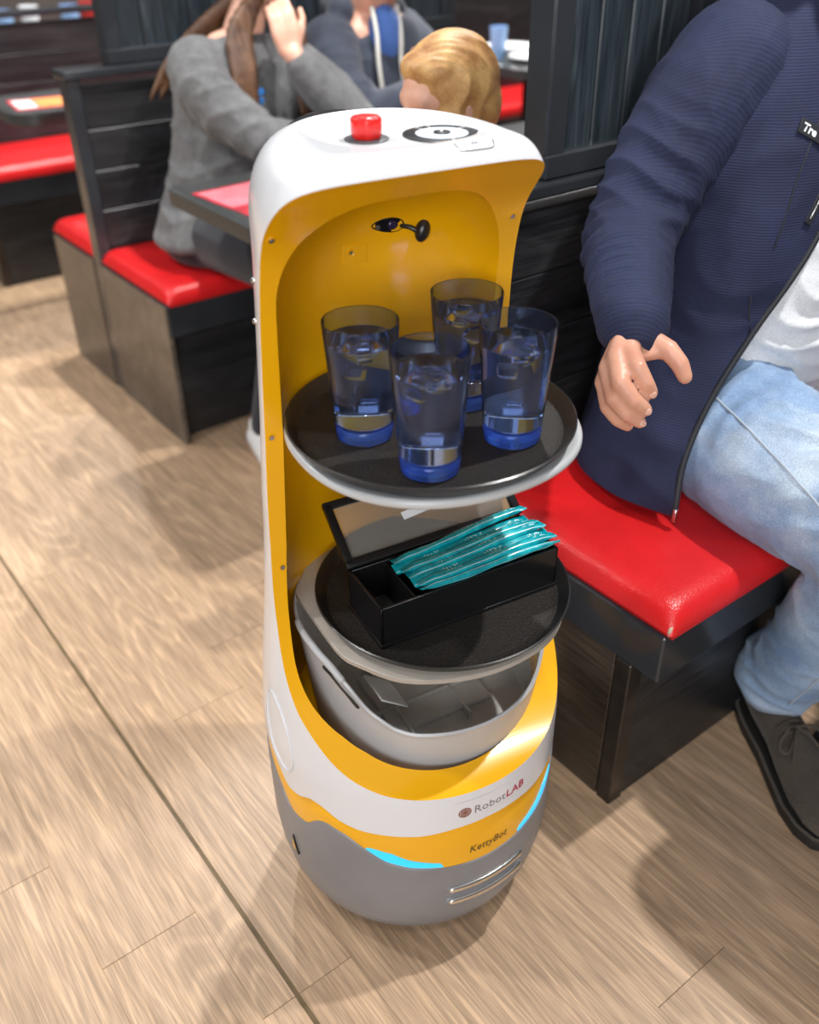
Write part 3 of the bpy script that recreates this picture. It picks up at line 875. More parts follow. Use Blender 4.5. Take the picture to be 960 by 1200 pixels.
# ------------------------------------------------------------------ booths (front side plane of the benches at x = .925, repeating every 1.62 m)
M['dark_wood'] = wood('dark_stained_wood', (.010, .011, .013), (.018, .019, .022), (.034, .034, .036), .34, 0, True, .8, .25, .5)
M['dark_wood_v'] = wood('dark_stained_board', (.016, .024, .031), (.026, .036, .046), (.045, .056, .066), .34, 2, True, .8, .25, .5)
M['side_wood'] = wood('grey_brown_laminate', (.055, .045, .036), (.085, .070, .056), (.125, .105, .085), .30, 0, True, .6, .1, .35)
M['apron'] = mat('satin_black_panel', (.028, .031, .036), .14, var=.25, vscale=5)
M['brown_panel'] = wood('dark_brown_laminate', (.020, .015, .011), (.034, .026, .019), (.055, .043, .033), .16, 1, True, .6, .08, .4)
M['edge_metal'] = mat('dark_corner_angle', (.05, .042, .036), .3, .6, var=.3, vscale=25)
def leather(name, col, rough=.32):
    mt, nt, b = nodes_mat(name)
    tc = nt.nodes.new('ShaderNodeTexCoord')
    v = nt.nodes.new('ShaderNodeTexVoronoi'); v.inputs['Scale'].default_value = 330
    nt.links.new(tc.outputs['Object'], v.inputs['Vector'])
    n = nt.nodes.new('ShaderNodeTexNoise'); n.inputs['Scale'].default_value = 9; nt.links.new(tc.outputs['Object'], n.inputs['Vector'])
    c = ramp(nt, n.outputs['Fac'], [(.3, tuple(x*.88 for x in col)), (.7, tuple(min(1, x*1.1) for x in col))])
    nt.links.new(c, b.inputs['Base Color']); S(b, Roughness=rough)
    bump(nt, b, v.outputs['Distance'], .45, .0010)
    return mt
M['red'] = leather('red_leather', (.62, .012, .014))
M['red_worn'] = mat('worn_leather_patch', (.55, .42, .30), .7)
XS = .925
def cushion_mesh(lx, ly, h):
    """upholstered pad: crowned top, rounded rim, slightly tucked corners"""
    nx, ny = 22, 16; bm = nb()
    def P(u, v, top):
        x, y = (u-.5)*lx, (v-.5)*ly
        ex = min(u, 1-u)*lx; ey = min(v, 1-v)*ly
        r = .034
        fx = 1-(1-min(ex/r, 1))**2.2; fy = 1-(1-min(ey/r, 1))**2.2
        z = h*(.22+.78*(max(fx*fy, 0))**.55)
        z += .006*math.sin(PI*u)*math.sin(PI*v)
        return Vector((x, y, z if top else 0))
    us = sorted(set([0, .006, .015, .03, .055, .085]+list(np.linspace(.12, .88, nx))+[1-q for q in (.006, .015, .03, .055, .085)]+[1]))
    vs_ = sorted(set([0, .01, .025, .05, .085]+list(np.linspace(.12, .88, ny))+[1-q for q in (.01, .025, .05, .085)]+[1]))
    T = [[bm.verts.new(P(u, v, True)) for v in vs_] for u in us]
    for i in range(len(us)-1):
        for j in range(len(vs_)-1): bm.faces.new((T[i][j], T[i+1][j], T[i+1][j+1], T[i][j+1]))
    ring = [T[i][0] for i in range(len(us))]+[T[-1][j] for j in range(1, len(vs_))]+[T[i][-1] for i in range(len(us)-2, -1, -1)]+[T[0][j] for j in range(len(vs_)-2, 0, -1)]
    low = [bm.verts.new((v.co.x*.992, v.co.y*.992, 0)) for v in ring]
    n = len(ring)
    for i in range(n): bm.faces.new((ring[i], ring[(i+1) % n], low[(i+1) % n], low[i]))
    bm.faces.new(low)
    bmesh.ops.recalc_face_normals(bm, faces=bm.faces)
    return bm
SEAT_L = 1.35
def seat_unit(label, y0, y1, facing, base_inset=.055, panel=False):
    """one bench seat between y0 and y1, front edge on the side `facing` (-1: towards -y)"""
    t = thing('bench_seat', label, 'bench', (XS, (y0+y1)/2, 0))
    d = y1-y0; hd = d/2
    fy = -hd if facing < 0 else hd
    def yy(a, b): return (min(a, b), max(a, b))
    # plinth (set back from the front), aisle end panel flush with x=0
    a, b_ = yy(fy-facing*base_inset, -fy)
    obj('plinth', bx((.004, a, 0), (SEAT_L, b_, .335), .002, 1), M['dark_wood'], t)
    obj('apron', bx((-.004, -hd, .330), (SEAT_L, hd, .420), .003, 1), M['apron'], t)
    yc = fy-facing*(base_inset-.004)
    obj('corner_post', bx((-.003, min(yc, yc-facing*.03), 0), (.030, max(yc, yc-facing*.03), .328), .002, 1), M['edge_metal'], t)
    if panel:
        obj('end_panel', bx((-.008, -hd+.004, 0), (.006, hd-.004, .418), .002, 1), M['side_wood'], t)
    else:
        obj('end_panel', bx((-.001, a+.03, 0), (.006, b_, .332), .001, 1), M['brown_panel'], t)
    c = cushion_mesh(SEAT_L+.0, d+.010, .046)
    c.transform(Matrix.Translation((SEAT_L/2-.002, facing*.005, .420)))
    cu = obj('cushion', c, M['red'], t, 40)
    return t, cu
def boards_v(parent, x0_, x1, y, th, z0_, z1, w, name='board', mt='dark_wood_v'):
    x = x0_; ms = None
    while x < x1-.01:
        xe = min(x+w, x1)
        o = obj(name, bx((x+.0015, y-th/2, z0_), (xe-.0015, y+th/2, z1), .003, 1), M[mt], parent); x += w
BACKNAME = 'bench_backrest'
def back_unit(label, y, inset, top=1.95, board=.072, tall=True, gap=None):
    t = thing('booth_divider', label, 'partition', (XS, y, 0))
    th = .062
    obj('back_core', bx((.006, -th/2+.012, 0), (SEAT_L, th/2-.012, .90)), M['dark_wood'], t)
    obj('end_post', bx((-.004, -th/2, 0), (.034, th/2, .925), .004, 1), M['apron'], t)
    for s in (-1, 1):
        z = .46; k = 0
        while z < .90:
            ze = min(z+.11, .905)
            obj('rail_board', bx((.034, s*(th/2-.013)-.006, z+.001), (SEAT_L, s*(th/2-.013)+.006, ze-.001), .002, 1), M['dark_wood'], t); z += .11
    obj('cap_rail', bx((-.012, -th/2-.012, .922), (SEAT_L+.01, th/2+.012, .945), .005, 2), M['apron'], t)
    if tall:
        obj('lower_rail', bx((inset, -.030, .945), (SEAT_L, .030, .985), .004, 1), M['apron'], t)
        if gap:
            boards_v(t, inset+.045, gap-.03, 0, .026, .980, top-.06, board); boards_v(t, gap+.11, SEAT_L-.05, 0, .026, .980, top-.06, board)
            for g in (gap-.03, gap+.07): obj('stile', bx((g, -.028, .98), (g+.04, .028, top), .004, 1), M['apron'], t)
        else: boards_v(t, inset+.045, SEAT_L-.05, 0, .026, .980, top-.06, board)
        obj('stile', bx((inset, -.028, .98), (inset+.045, .028, top), .004, 1), M['apron'], t)
        obj('stile', bx((SEAT_L-.05, -.028, .98), (SEAT_L, .028, top), .004, 1), M['apron'], t)
        obj('top_rail', bx((inset, -.030, top-.06), (SEAT_L, .030, top), .004, 1), M['apron'], t)
    return t
P = 1.62
yb0 = 1.125
# near bench (right of the robot)
t, cu = seat_unit('red leather bench seat right beside the robot, worn through at its front corner', .600, 1.090, -1)
w = nb(); ell(w, (.004, -.2475, .432), (.006, .004, .010), 2); tag(obj('worn_corner', w, M['red_worn'], t, 60), 'pale rubbed-through corner of the cushion')
seat_unit('red leather bench seat behind the dark partition, facing the next table', 1.160, 1.590, 1)
back_unit('dark partition of upright boards behind the man in jeans', yb0, .185, gap=.555)
# middle double bench
seat_unit('red leather bench seat under the woman in the grey sweater', .655+P, 1.095+P, -1, panel=True)
seat_unit('red leather bench seat behind the backrest of the woman in grey, facing away', 1.156+P, 1.490+P, 1, panel=True)
back_unit('dark slatted backrest with tall boards behind the woman in grey', yb0+P, .125)
# far double bench
seat_unit('red leather bench seat at the far left edge, beyond the small round-cornered table', .64+2*P, 1.090+2*P, -1)
back_unit('low dark booth back behind the farthest red bench', yb0+2*P, .15, tall=False)

M['table_top'] = mat('dark_grey_table', (.045, .047, .048), .28, var=.2, vscale=14)
M['table_edge'] = mat('charcoal_table_edge', (.030, .034, .036), .4, var=.2, vscale=30)
def rrect(x0_, y0_, x1, y1, r, n=8):
    o = []
    for cx_, cy_, s in ((x1-r, y1-r, 0), (x0_+r, y1-r, 90), (x0_+r, y0_+r, 180), (x1-r, y0_+r, 270)):
        for i in range(n+1):
            t = R(s+90*i/n); o.append((cx_+r*math.cos(t), cy_+r*math.sin(t)))
    return o
def table(label, x0_, x1, y0_, y1, r, th=.042, z=.752):
    t = thing('booth_table', label, 'table', ((x0_+x1)/2, (y0_+y1)/2, 0))
    ox, oy = (x0_+x1)/2, (y0_+y1)/2
    ol = rrect(x0_-ox, y0_-oy, x1-ox, y1-oy, r)
    obj('table_top', slab_z(ol, ((z-.004, .996), (z, .988), (z+.0005, .97))), M['table_top'], t, 40)
    obj('table_edge', slab_z(ol, ((z-th, .99), (z-th+.004, 1), (z-.004, 1), (z-.003, .99))), M['table_edge'], t, 40)
    for dx in (-(x1-x0_)*.22, (x1-x0_)*.22):
        obj('pedestal', bx((dx-.04, -.04, .02), (dx+.04, .04, z-th), .006, 1), M['black'], t)
        obj('foot', bx((dx-.05, -.25, 0), (dx+.05, .25, .03), .01, 2), M['black'], t)
    return t
table('dark table with a red menu on it, in front of the woman in grey', .925, 2.20, 1.755, 2.172, .02)
table('dark table before the man in jeans, just beyond the right edge of the photo', 1.03, 2.25, .05, .49, .07)
table('dark table by the far left bench with a red and orange menu on it', .93, 2.2, 3.27, 3.66, .10)
# menus
M['menu_red'] = mat('menu_red', (.55, .03, .05), .35, var=.5, vscale=14)
def menu(label, x, y, z, rz, w, h, bands):
    t = thing('menu_card', label, 'menu', (x, y, z), rz)
    obj('card', bx((-w/2, -h/2, 0), (w/2, h/2, .002), .0006, 1), M['menu_red'], t)
    for (a, b_, c, d, mt) in bands: obj('printed_panel', bx((a*w, b_*h, .0018), (c*w, d*h, .0024)), mt, t)
    return t
MW = mat('menu_white', (.75, .70, .66), .4, var=.15, vscale=40); MO = mat('menu_orange', (.75, .28, .06), .4, var=.3, vscale=30); MP = mat('menu_pink', (.70, .20, .24), .4, var=.25, vscale=20)
menu('red and white menu lying on the table beside the woman in grey', 1.055, 1.93, .7525, R(4), .20, .30, [(-.46, -.05, .46, .46, MP), (-.1, -.35, .40, .05, MW), (-.4, -.46, .1, -.2, MO)])
menu('orange and red menu lying on the far left table', 1.10, 3.42, .7525, R(-8), .26, .20, [(-.2, -.4, .4, .4, MO), (-.46, -.4, -.22, .4, MW)])

# ------------------------------------------------------------------ people
def skin_mat(name, a, b_):
    mt, nt, b = nodes_mat(name)
    tc = nt.nodes.new('ShaderNodeTexCoord'); n = nt.nodes.new('ShaderNodeTexNoise'); n.inputs['Scale'].default_value = 28; n.inputs['Detail'].default_value = 5
    nt.links.new(tc.outputs['Object'], n.inputs['Vector'])
    nt.links.new(ramp(nt, n.outputs['Fac'], [(.3, a), (.7, b_)]), b.inputs['Base Color'])
    S(b, Roughness=.42, Subsurface_Weight=.12, Subsurface_Scale=.01); b.inputs['Subsurface Radius'].default_value = (1, .3, .2)
    n2 = nt.nodes.new('ShaderNodeTexNoise'); n2.inputs['Scale'].default_value = 420; nt.links.new(tc.outputs['Object'], n2.inputs['Vector'])
    bump(nt, b, n2.outputs['Fac'], .2, .0008)
    return mt
M['skin'] = skin_mat('skin', (.58, .27, .18), (.68, .36, .25))
M['skin_pale'] = skin_mat('pale_skin', (.66, .34, .24), (.74, .43, .32))
def fabric(name, ca, cb, ribs=None, rough=.85, nscale=9, sheen=.15, fine=600, fb=.25):
    mt, nt, b = nodes_mat(name)
    tc = nt.nodes.new('ShaderNodeTexCoord'); n = nt.nodes.new('ShaderNodeTexNoise'); n.inputs['Scale'].default_value = nscale; n.inputs['Detail'].default_value = 6
    nt.links.new(tc.outputs['Object'], n.inputs['Vector'])
    c = ramp(nt, n.outputs['Fac'], [(.3, ca), (.7, cb)])
    n2 = nt.nodes.new('ShaderNodeTexNoise'); n2.inputs['Scale'].default_value = fine; nt.links.new(tc.outputs['Object'], n2.inputs['Vector'])
    c = mixc(nt, c, ramp(nt, n2.outputs['Fac'], [(.35, (.75, .75, .75)), (.65, (1.25, 1.25, 1.25))]), 1.0, 'MULTIPLY')
    h = n2.outputs['Fac']
    if ribs:
        w = nt.nodes.new('ShaderNodeTexWave'); w.wave_type = 'BANDS'; w.bands_direction = ribs[0]; w.inputs['Scale'].default_value = ribs[1]
        w.inputs['Distortion'].default_value = 1.2; w.inputs['Detail'].default_value = 1; w.inputs['Detail Scale'].default_value = .6
        nt.links.new(tc.outputs['Object'], w.inputs['Vector'])
        c = mixc(nt, c, ramp(nt, w.outputs['Fac'], [(.1, (.80, .80, .82)), (.7, (1.10, 1.10, 1.10))]), 1.0, 'MULTIPLY')
        h = w.outputs['Fac']
    nt.links.new(c, b.inputs['Base Color']); S(b, Roughness=rough, Sheen_Weight=sheen)
    bump(nt, b, h, fb, .0012)
    return mt
M['navy'] = fabric('navy_ribbed_fleece', (.006, .010, .038), (.012, .018, .058), ('Z', 80), fb=.3, sheen=0.0)
M['navy_sleeve'] = fabric('navy_fleece_sleeve', (.007, .011, .040), (.013, .020, .060), ('DIAGONAL', 60), fb=.18, sheen=0.0)
M['navy_dark'] = mat('navy_zip_tape', (.012, .013, .018), .6)
M['tee'] = fabric('white_tee', (.62, .64, .68), (.74, .76, .79), nscale=5, fine=900, fb=.12)
def denim(name, ca, cb, cc):
    mt, nt, b = nodes_mat(name)
    tc = nt.nodes.new('ShaderNodeTexCoord')
    n = nt.nodes.new('ShaderNodeTexNoise'); n.inputs['Scale'].default_value = 5; n.inputs['Detail'].default_value = 7; n.inputs['Roughness'].default_value = .62
    nt.links.new(tc.outputs['Object'], n.inputs['Vector'])
    c = ramp(nt, n.outputs['Fac'], [(.30, ca), (.5, cb), (.68, cc)])
    n2 = nt.nodes.new('ShaderNodeTexNoise'); n2.inputs['Scale'].default_value = 700; nt.links.new(tc.outputs['Object'], n2.inputs['Vector'])
    c = mixc(nt, c, ramp(nt, n2.outputs['Fac'], [(.35, (.72, .74, .78)), (.65, (1.28, 1.26, 1.24))]), 1.0, 'MULTIPLY')
    nt.links.new(c, b.inputs['Base Color']); S(b, Roughness=.8, Sheen_Weight=.1)
    bump(nt, b, n2.outputs['Fac'], .25, .0008)
    return mt
M['denim'] = denim('faded_blue_denim', (.11, .20, .38), (.25, .36, .53), (.48, .57, .67))
M['stitch'] = mat('pale_seam_stitching', (.42, .48, .55), .7)
M['suede'] = fabric('dark_brown_suede', (.055, .042, .031), (.085, .067, .050), nscale=14, rough=.9, fb=.35)
M['sole'] = mat('dark_sole_rubber', (.018, .016, .014), .6)
M['lace'] = mat('brown_lace', (.075, .058, .043), .8, bump=.4, bscale=900)

def rotm(zdir, ydir):
    z = Vector(zdir).normalized(); x = Vector(ydir).cross(z).normalized(); y = z.cross(x)
    return Matrix((x, y, z)).transposed()
def head(bm, c, face, upv=(0, 0, 1), s=1.0, neck_to=None, neck_r=.058):
    """adds a head (with nose, lips, chin, ears, eye sockets) to bm; c = middle of the skull"""
    c = Vector(c); f = Vector(face).normalized(); u = Vector(upv); u = (u-f*u.dot(f)).normalized(); r = f.cross(u)
    def q(a, b, d): return c+(r*a+f*b+u*d)*s
    Mx = Matrix((r, f, u)).transposed()
    ell(bm, q(0, -.012, .025), (.076*s, .096*s, .088*s), 3, Mx)
    ell(bm, q(0, .020, -.030), (.064*s, .070*s, .078*s), 3, Mx)
    ell(bm, q(0, .052, -.092), (.034*s, .034*s, .028*s), 2, Mx)
    ell(bm, q(0, .068, .030), (.050*s, .020*s, .030*s), 2, Mx)
    for k in (-1, 1):
        ell(bm, q(k*.036, .062, -.022), (.024*s, .024*s, .022*s), 2, Mx)
        ell(bm, q(k*.075, -.008, -.012), (.010*s, .020*s, .032*s), 2, Mx)
    tube(bm, [q(0, .086, .018), q(0, .097, -.008), q(0, .106, -.028)], [.009*s, .011*s, .013*s], 10, 2)
    for k in (-1, 1): ell(bm, q(k*.011, .096, -.031), (.009*s, .010*s, .008*s), 1, Mx)
    ell(bm, q(0, .083, -.056), (.024*s, .010*s, .006*s), 2, Mx); ell(bm, q(0, .080, -.067), (.021*s, .010*s, .007*s), 2, Mx)
    if neck_to is not None:
        tube(bm, [q(0, -.02, -.06), Vector(neck_to)], [neck_r*.95, neck_r*1.08], 16, 3)
    return q
def eyes(q, s, parent, off):
    for k in (-1, 1):
        b = nb(); ell(b, q(k*.032, .077, .004), (.012*s, .010*s, .009*s), 2); obj('eye', b, M['eye_white'], parent, 60, off)
        b = nb(); ell(b, q(k*.032, .0855, .004), (.0055*s, .0035*s, .0055*s), 2); obj('iris', b, M['eye_dark'], parent, 60, off)
M['eye_white'] = mat('eye_white', (.75, .73, .70), .2); M['eye_dark'] = mat('eye_iris', (.05, .03, .02), .1)
def torso_core(bm, p0, p1, w0, w1, d):
    P0, P1 = Vector(p0), Vector(p1)
    for t in np.linspace(0, 1, 7):
        p = P0.lerp(P1, t); ell(bm, p, (w0+(w1-w0)*t, d, .12), 2)
def relaxed_hand(bm, wrist, d, nrm, side=1, s=1.0, curl=.5):
    """palm + five fingers; d = pointing direction, nrm = back of hand, side: +1 thumb on d x nrm side"""
    w = Vector(wrist); d = Vector(d).normalized(); n = Vector(nrm); n = (n-d*n.dot(d)).normalized(); t = d.cross(n)*side
    def q(a, b, c): return w+(d*a+t*b+n*c)*s
    for b in (-.028, -.010, .010, .027): tube(bm, [q(0, b*.6, 0), q(.045, b*.95, .004), q(.085, b, .002)], [.016*s, .0145*s, .0115*s], 10, 2)
    L = {.027: .95, .010: 1.05, -.010: 1.0, -.028: .8}
    for k, (b, l) in enumerate(L.items()):
        c = curl*(1+.12*k)
        a1, a2, a3 = c*.6, c*1.5, c*2.1
        p = q(.087, b, .002); pts = [p]
        for ln, an in ((.043*l, a1), (.026*l, a2), (.020*l, a3)):
            p = p+(d*math.cos(an)-n*math.sin(an))*ln*s; pts.append(p)
        tube(bm, pts, [.0098*s, .0090*s, .0084*s, .0072*s], 10, 3)
    tube(bm, [q(.015, .022, -.004), q(.048, .046, -.010), q(.075, .058, -.016), q(.096, .058, -.022)], [.016*s, .0125*s, .0105*s, .0085*s], 10, 3)

# ---------- the man on the near bench
mo = (1.46, .90, .47)
man = thing('person', 'man in navy fleece jacket, white tee and faded jeans on the bench beside the robot', 'person', mo)
bm = nb()
q_ = head(bm, (1.47, .86, 1.46), (-.35, -1, -.12), neck_to=(1.46, .93, 1.22), neck_r=.066)
torso_core(bm, (1.46, .93, .62), (1.46, .94, 1.10), .15, .16, .10)
tube(bm, [(1.34, .93, 1.12), (1.58, .93, 1.12)], .075, 14, 3)
EL, WR = (1.115, .915, .900), (.957, .760, .841)
tube(bm, [(1.32, .93, 1.12), (1.215, .93, 1.01), EL], [.062, .056, .048], 14, 3)
tube(bm, [EL, (1.03, .835, .868), WR], [.048, .044, .031], 14, 3)
tube(bm, [(1.60, .93, 1.12), (1.70, .90, .98), (1.70, .78, .84)], [.062, .056, .046], 14, 3)
tube(bm, [(1.70, .78, .84), (1.62, .62, .80), (1.55, .52, .80)], [.046, .040, .030], 14, 3)
relaxed_hand(bm, (1.545, .505, .80), (-.5, -.8, -.1), (0, 0, 1), -1, 1.05, .35)
MCP = {'i': (.917, .729, .833), 'm': (.900, .736, .827), 'r': (.894, .742, .810), 'p': (.894, .746, .788)}
FN = {'i': [(.917, .729, .833), (.8985, .697, .824), (.9045, .686, .806), (.914, .683, .792)],
      'm': [(.900, .736, .827), (.8745, .703, .808), (.884, .686, .788), (.903, .680, .771)],
      'r': [(.894, .742, .810), (.871, .708, .786), (.882, .692, .766), (.902, .685, .751)],
      'p': [(.894, .746, .788), (.8775, .722, .765), (.887, .710, .748), (.902, .704, .737)]}
RD = {'i': [.0140, .0126, .0112, .0094], 'm': [.0140, .0128, .0114, .0096], 'r': [.0134, .0118, .0106, .0090], 'p': [.0122, .0104, .0094, .0080]}
for k in 'imrp':
    tube(bm, [WR, tuple((Vector(WR)+Vector(MCP[k]))/2+Vector((0, 0, .004))), MCP[k]], [.023, .017, .0138], 12, 3)
    tube(bm, FN[k], RD[k], 12, 3)
tube(bm, [(.955, .750, .836), (.962, .728, .832), (.9655, .703, .829), (.968, .684, .815), (.970, .675, .800)], [.021, .0175, .0142, .0126, .0104], 12, 3)
tube(bm, [(.964, .728, .832), (.935, .730, .826), (.915, .736, .820)], [.0145, .0125, .0115], 10, 3)
tube(bm, [(.966, .708, .828), (.940, .722, .822), (.914, .730, .822)], [.0110, .0085, .0095], 10, 3)
tube(bm, [(.955, .745, .832), (.920, .742, .812), (.905, .746, .795)], [.018, .015, .012], 10, 3)
body = obj('body', remeshed(bm, .0031, 5), M['skin'], man, 179, mo)
eyes(q_, 1, man, mo)
# nails on the seen fingers
M['nail'] = mat('finger_nail', (.72, .42, .32), .25)
for k in 'imr':
    a, b = Vector(FN[k][2]), Vector(FN[k][3]); d = (b-a).normalized(); out = (Vector((0, 0, 1340e-3))-b+Vector((0, 0, 0))).normalized()
    out = (out-d*out.dot(d)).normalized()
    n_ = nb(); ell(n_, b-d*.001+out*RD[k][3]*.86, (.0050, .0062, .0016), 2, Matrix((d.cross(out), d, out)).transposed())
    obj('nail', n_, M['nail'], body, 60, mo)
# hair (short, brown)
M['hair_brown'] = fabric('short_brown_hair', (.03, .018, .010), (.07, .04, .022), ('Z', 60), nscale=30, rough=.6)
bm = nb()
ell(bm, q_(0, -.024, .040), (.084, .100, .084), 3); ell(bm, q_(0, .02, .09), (.066, .062, .032), 2); ell(bm, q_(0, -.06, -.01), (.066, .05, .06), 2)
obj('hair', remeshed(bm, .005, 4), M['hair_brown'], man, 179, mo)

# jacket: open front body + sleeves
rowsJ = [
 (.492, [(1.096, .742), (1.070, .84), (1.105, .96), (1.23, 1.050), (1.46, 1.062)]),
 (.515, [(1.097, .742), (1.078, .84), (1.112, .96), (1.235, 1.050), (1.46, 1.062)]),
 (.577, [(1.122, .758), (1.100, .83), (1.135, .95), (1.245, 1.050), (1.46, 1.062)]),
 (.665, [(1.171, .764), (1.145, .83), (1.165, .94), (1.255, 1.048), (1.46, 1.060)]),
 (.762, [(1.244, .759), (1.192, .81), (1.190, .93), (1.265, 1.045), (1.46, 1.058)]),
 (.838, [(1.291, .744), (1.222, .79), (1.200, .92), (1.27, 1.043), (1.46, 1.055)]),
 (.900, [(1.340, .743), (1.245, .783), (1.208, .915), (1.275, 1.042), (1.46, 1.055)]),
 (.993, [(1.410, .755), (1.285, .79), (1.220, .91), (1.28, 1.038), (1.46, 1.050)]),
 (1.08, [(1.445, .785), (1.315, .815), (1.248, .915), (1.295, 1.030), (1.46, 1.044)]),
 (1.15, [(1.452, .820), (1.345, .845), (1.300, .925), (1.335, 1.012), (1.46, 1.030)]),
 (1.20, [(1.454, .852), (1.385, .865), (1.362, .932), (1.385, .998), (1.46, 1.016)]),
 (1.235, [(1.455, .866), (1.402, .876), (1.384, .935), (1.402, .990), (1.46, 1.006)]),
 (1.275, [(1.455, .862), (1.402, .874), (1.384, .935), (1.400, .986), (1.46, 1.000)])]
XC = 1.46
vert = []
for z, pts in rowsJ:
    full = [(x, y, 0) for x, y in pts]+[(2*XC-x, y, 0) for x, y in pts[-2::-1]]
    vert.append([(p[0], p[1], z) for p in catmull(full, 9)])
nc = len(vert[0])
# smooth vertically as well
cols = [catmull([vert[r][i] for r in range(len(vert))], 5) for i in range(nc)]
bm = nb(); G = [[bm.verts.new(tuple(p)) for p in col] for col in cols]
for i in range(nc-1):
    for j in range(len(cols[0])-1): bm.faces.new((G[i][j], G[i+1][j], G[i+1][j+1], G[i][j+1]))
bmesh.ops.recalc_face_normals(bm, faces=bm.faces)
jw = wrinkles([((1.12, .80, .60), (.3, 0, 1), .07, .006, .16), ((1.22, .80, .80), (.6, .1, 1), .09, .006, .16), ((1.25, .85, 1.0), (-.5, .2, 1), .08, .006, .14)])
me = bpy.data.meshes.new('t'); bm.to_mesh(me); bm.free()
o = bpy.data.objects.new('t', me); C.objects.link(o)
ms = o.modifiers.new('sub', 'SUBSURF'); ms.levels = 1; ms.render_levels = 1
md = o.modifiers.new('s', 'SOLIDIFY'); md.thickness = .007; md.offset = 0
jm = evaluated(o); bpy.data.objects.remove(o)
co = np.empty(len(jm.vertices)*3, np.float32); jm.vertices.foreach_get('co', co); co = co.reshape(-1, 3)
no = np.empty_like(co).ravel(); jm.vertex_normals.foreach_get('vector', no); no = no.reshape(-1, 3)
rad_ = co-np.array([1.46, .93, 0]); rad_[:, 2] = 0; rad_ /= np.linalg.norm(rad_, axis=1)[:, None]+1e-6
co = co+rad_*jw(co, no)[:, None]; jm.vertices.foreach_set('co', co.astype(np.float32).ravel()); jm.update()
jk = obj('jacket', jm, M['navy'], man, 60, mo)
bm = nb()
tube(bm, [(1.325, .93, 1.115), (1.262, .93, 1.065), (1.205, .93, 1.005), (1.155, .925, .945), (1.112, .912, .902)], [.092, .090, .083, .076, .070], 20, 4)
tube(bm, [(1.112, .912, .902), (1.068, .873, .885), (1.025, .830, .870), (.985, .790, .856), (.963, .767, .848)], [.070, .066, .060, .054, .049], 20, 3)
sl = wrinkles([((1.085, .895, .895), (-.75, -.6, -.35), .034, .018, .085), ((1.02, .83, .870), (-.7, -.65, -.1), .027, .013, .080), ((1.165, .915, .955), (-.5, -.1, -.8), .040, .018, .09), ((1.21, .92, 1.02), (-.9, .1, -.2), .055, .014, .09), ((1.28, .92, 1.08), (-.75, 0, -.5), .075, .010, .10)])
sv = remeshed(bm, .0048, 6, sl)
tag(obj('jacket_sleeve', sv, M['navy_sleeve'], jk, 179, mo), 'rucked navy sleeve')
bm = nb(); tube(bm, [(.978, .782, .853), (.957, .760, .845)], [.0505, .0490], 24, 1)
obj('sleeve_cuff', bm, M['navy_sleeve'], jk, 60, mo)
bm = nb()
tube(bm, [(1.60, .93, 1.115), (1.68, .92, 1.02), (1.71, .88, .93), (1.70, .79, .85)], [.092, .085, .078, .070], 18, 3)
tube(bm, [(1.70, .79, .85), (1.65, .68, .815), (1.575, .55, .80)], [.070, .060, .049], 18, 3)
obj('jacket_sleeve', remeshed(bm, .007, 5), M['navy'], jk, 179, mo)
# zip tape down the open right edge, stitched seams, chest pocket, woven patch
ed = [Vector(p) for p in cols[0]]
bm = nb(); tube(bm, [p+Vector((0, -.002, 0)) for p in ed], .0052, 8, 2); obj('zip_tape', bm, M['navy_dark'], jk, 60, mo)
ed2 = [Vector(p) for p in cols[-1]]
bm = nb(); tube(bm, [p+Vector((0, -.002, 0)) for p in ed2], .0052, 8, 2); obj('zip_tape', bm, M['navy_dark'], jk, 60, mo)
bm = nb(); box(bm, (-.004, -.003, -.012), (.004, .003, .012), .001, 1, Matrix.Translation(ed[0]+Vector((-.002, -.006, .004)))); obj('zip_pull', bm, M['steel'], jk, 40, mo)
JB = bmesh.new(); JB.from_mesh(jm); JT = BVHTree.FromBMesh(JB); JB.free()
def on_jacket(x, z, lift=.001, y0=.3):
    h = JT.ray_cast(Vector((x, y0, z))-Vector(mo), Vector((0, 1, 0)))
    if h[0] is None: return None, None
    return h[0]+Vector(mo)+h[1]*lift*(1 if h[1].y < 0 else -1), h[1]
def seam(name, pts, r=.0012, mt='navy_dark'):
    P_ = [on_jacket(x, z)[0] for x, z in pts]; P_ = [p for p in P_ if p is not None]
    if len(P_) > 2:
        b = nb(); tube(b, P_, r, 6, 1); obj(name, b, M[mt], jk, 60, mo)
seam('raglan_seam', [(1.43-.012*i, 1.105-.002*i*i*.55) for i in range(0, 15)])
seam('hem_seam', [(1.10+.004*i, .70-.006*i) for i in range(8)])
seam('side_seam', [(1.235+.002*i, .82-.028*i) for i in range(6)])
pz0, pn = on_jacket(1.375, .975)
def patch_on(x, z, w, h, ang, name, mt, lift=.0015):
    p, n_ = on_jacket(x, z, lift)
    if p is None: return None, None
    if n_.y > 0: n_ = -n_
    mm = frame_at(p, n_) @ Matrix.Rotation(R(ang), 4, 'Z')
    return obj(name, bx((-w/2, -h/2, -.001), (w/2, h/2, .0016), .0008, 1, mm), M[mt], jk, 40, mo), mm
pt, mm = patch_on(1.334, 1.040, .050, .022, -30, 'woven_patch', 'navy_dark')
if pt:
    tm = text_mesh('Tre', .017, 0, .1, .0006); tm.transform(mm @ Matrix.Translation((-.020, -.006, .0020)))
    obj('patch_lettering', tm, M['paper'], pt, None, mo)
pk_, mm = patch_on(1.338, .948, .014, .075, -36, 'chest_pocket_zip', 'navy_dark')
if pk_: obj('pocket_zip_teeth', bx((-.002, -.03, .001), (.002, .035, .0028), .0006, 1, mm), M['steel'], pk_, 40, mo)

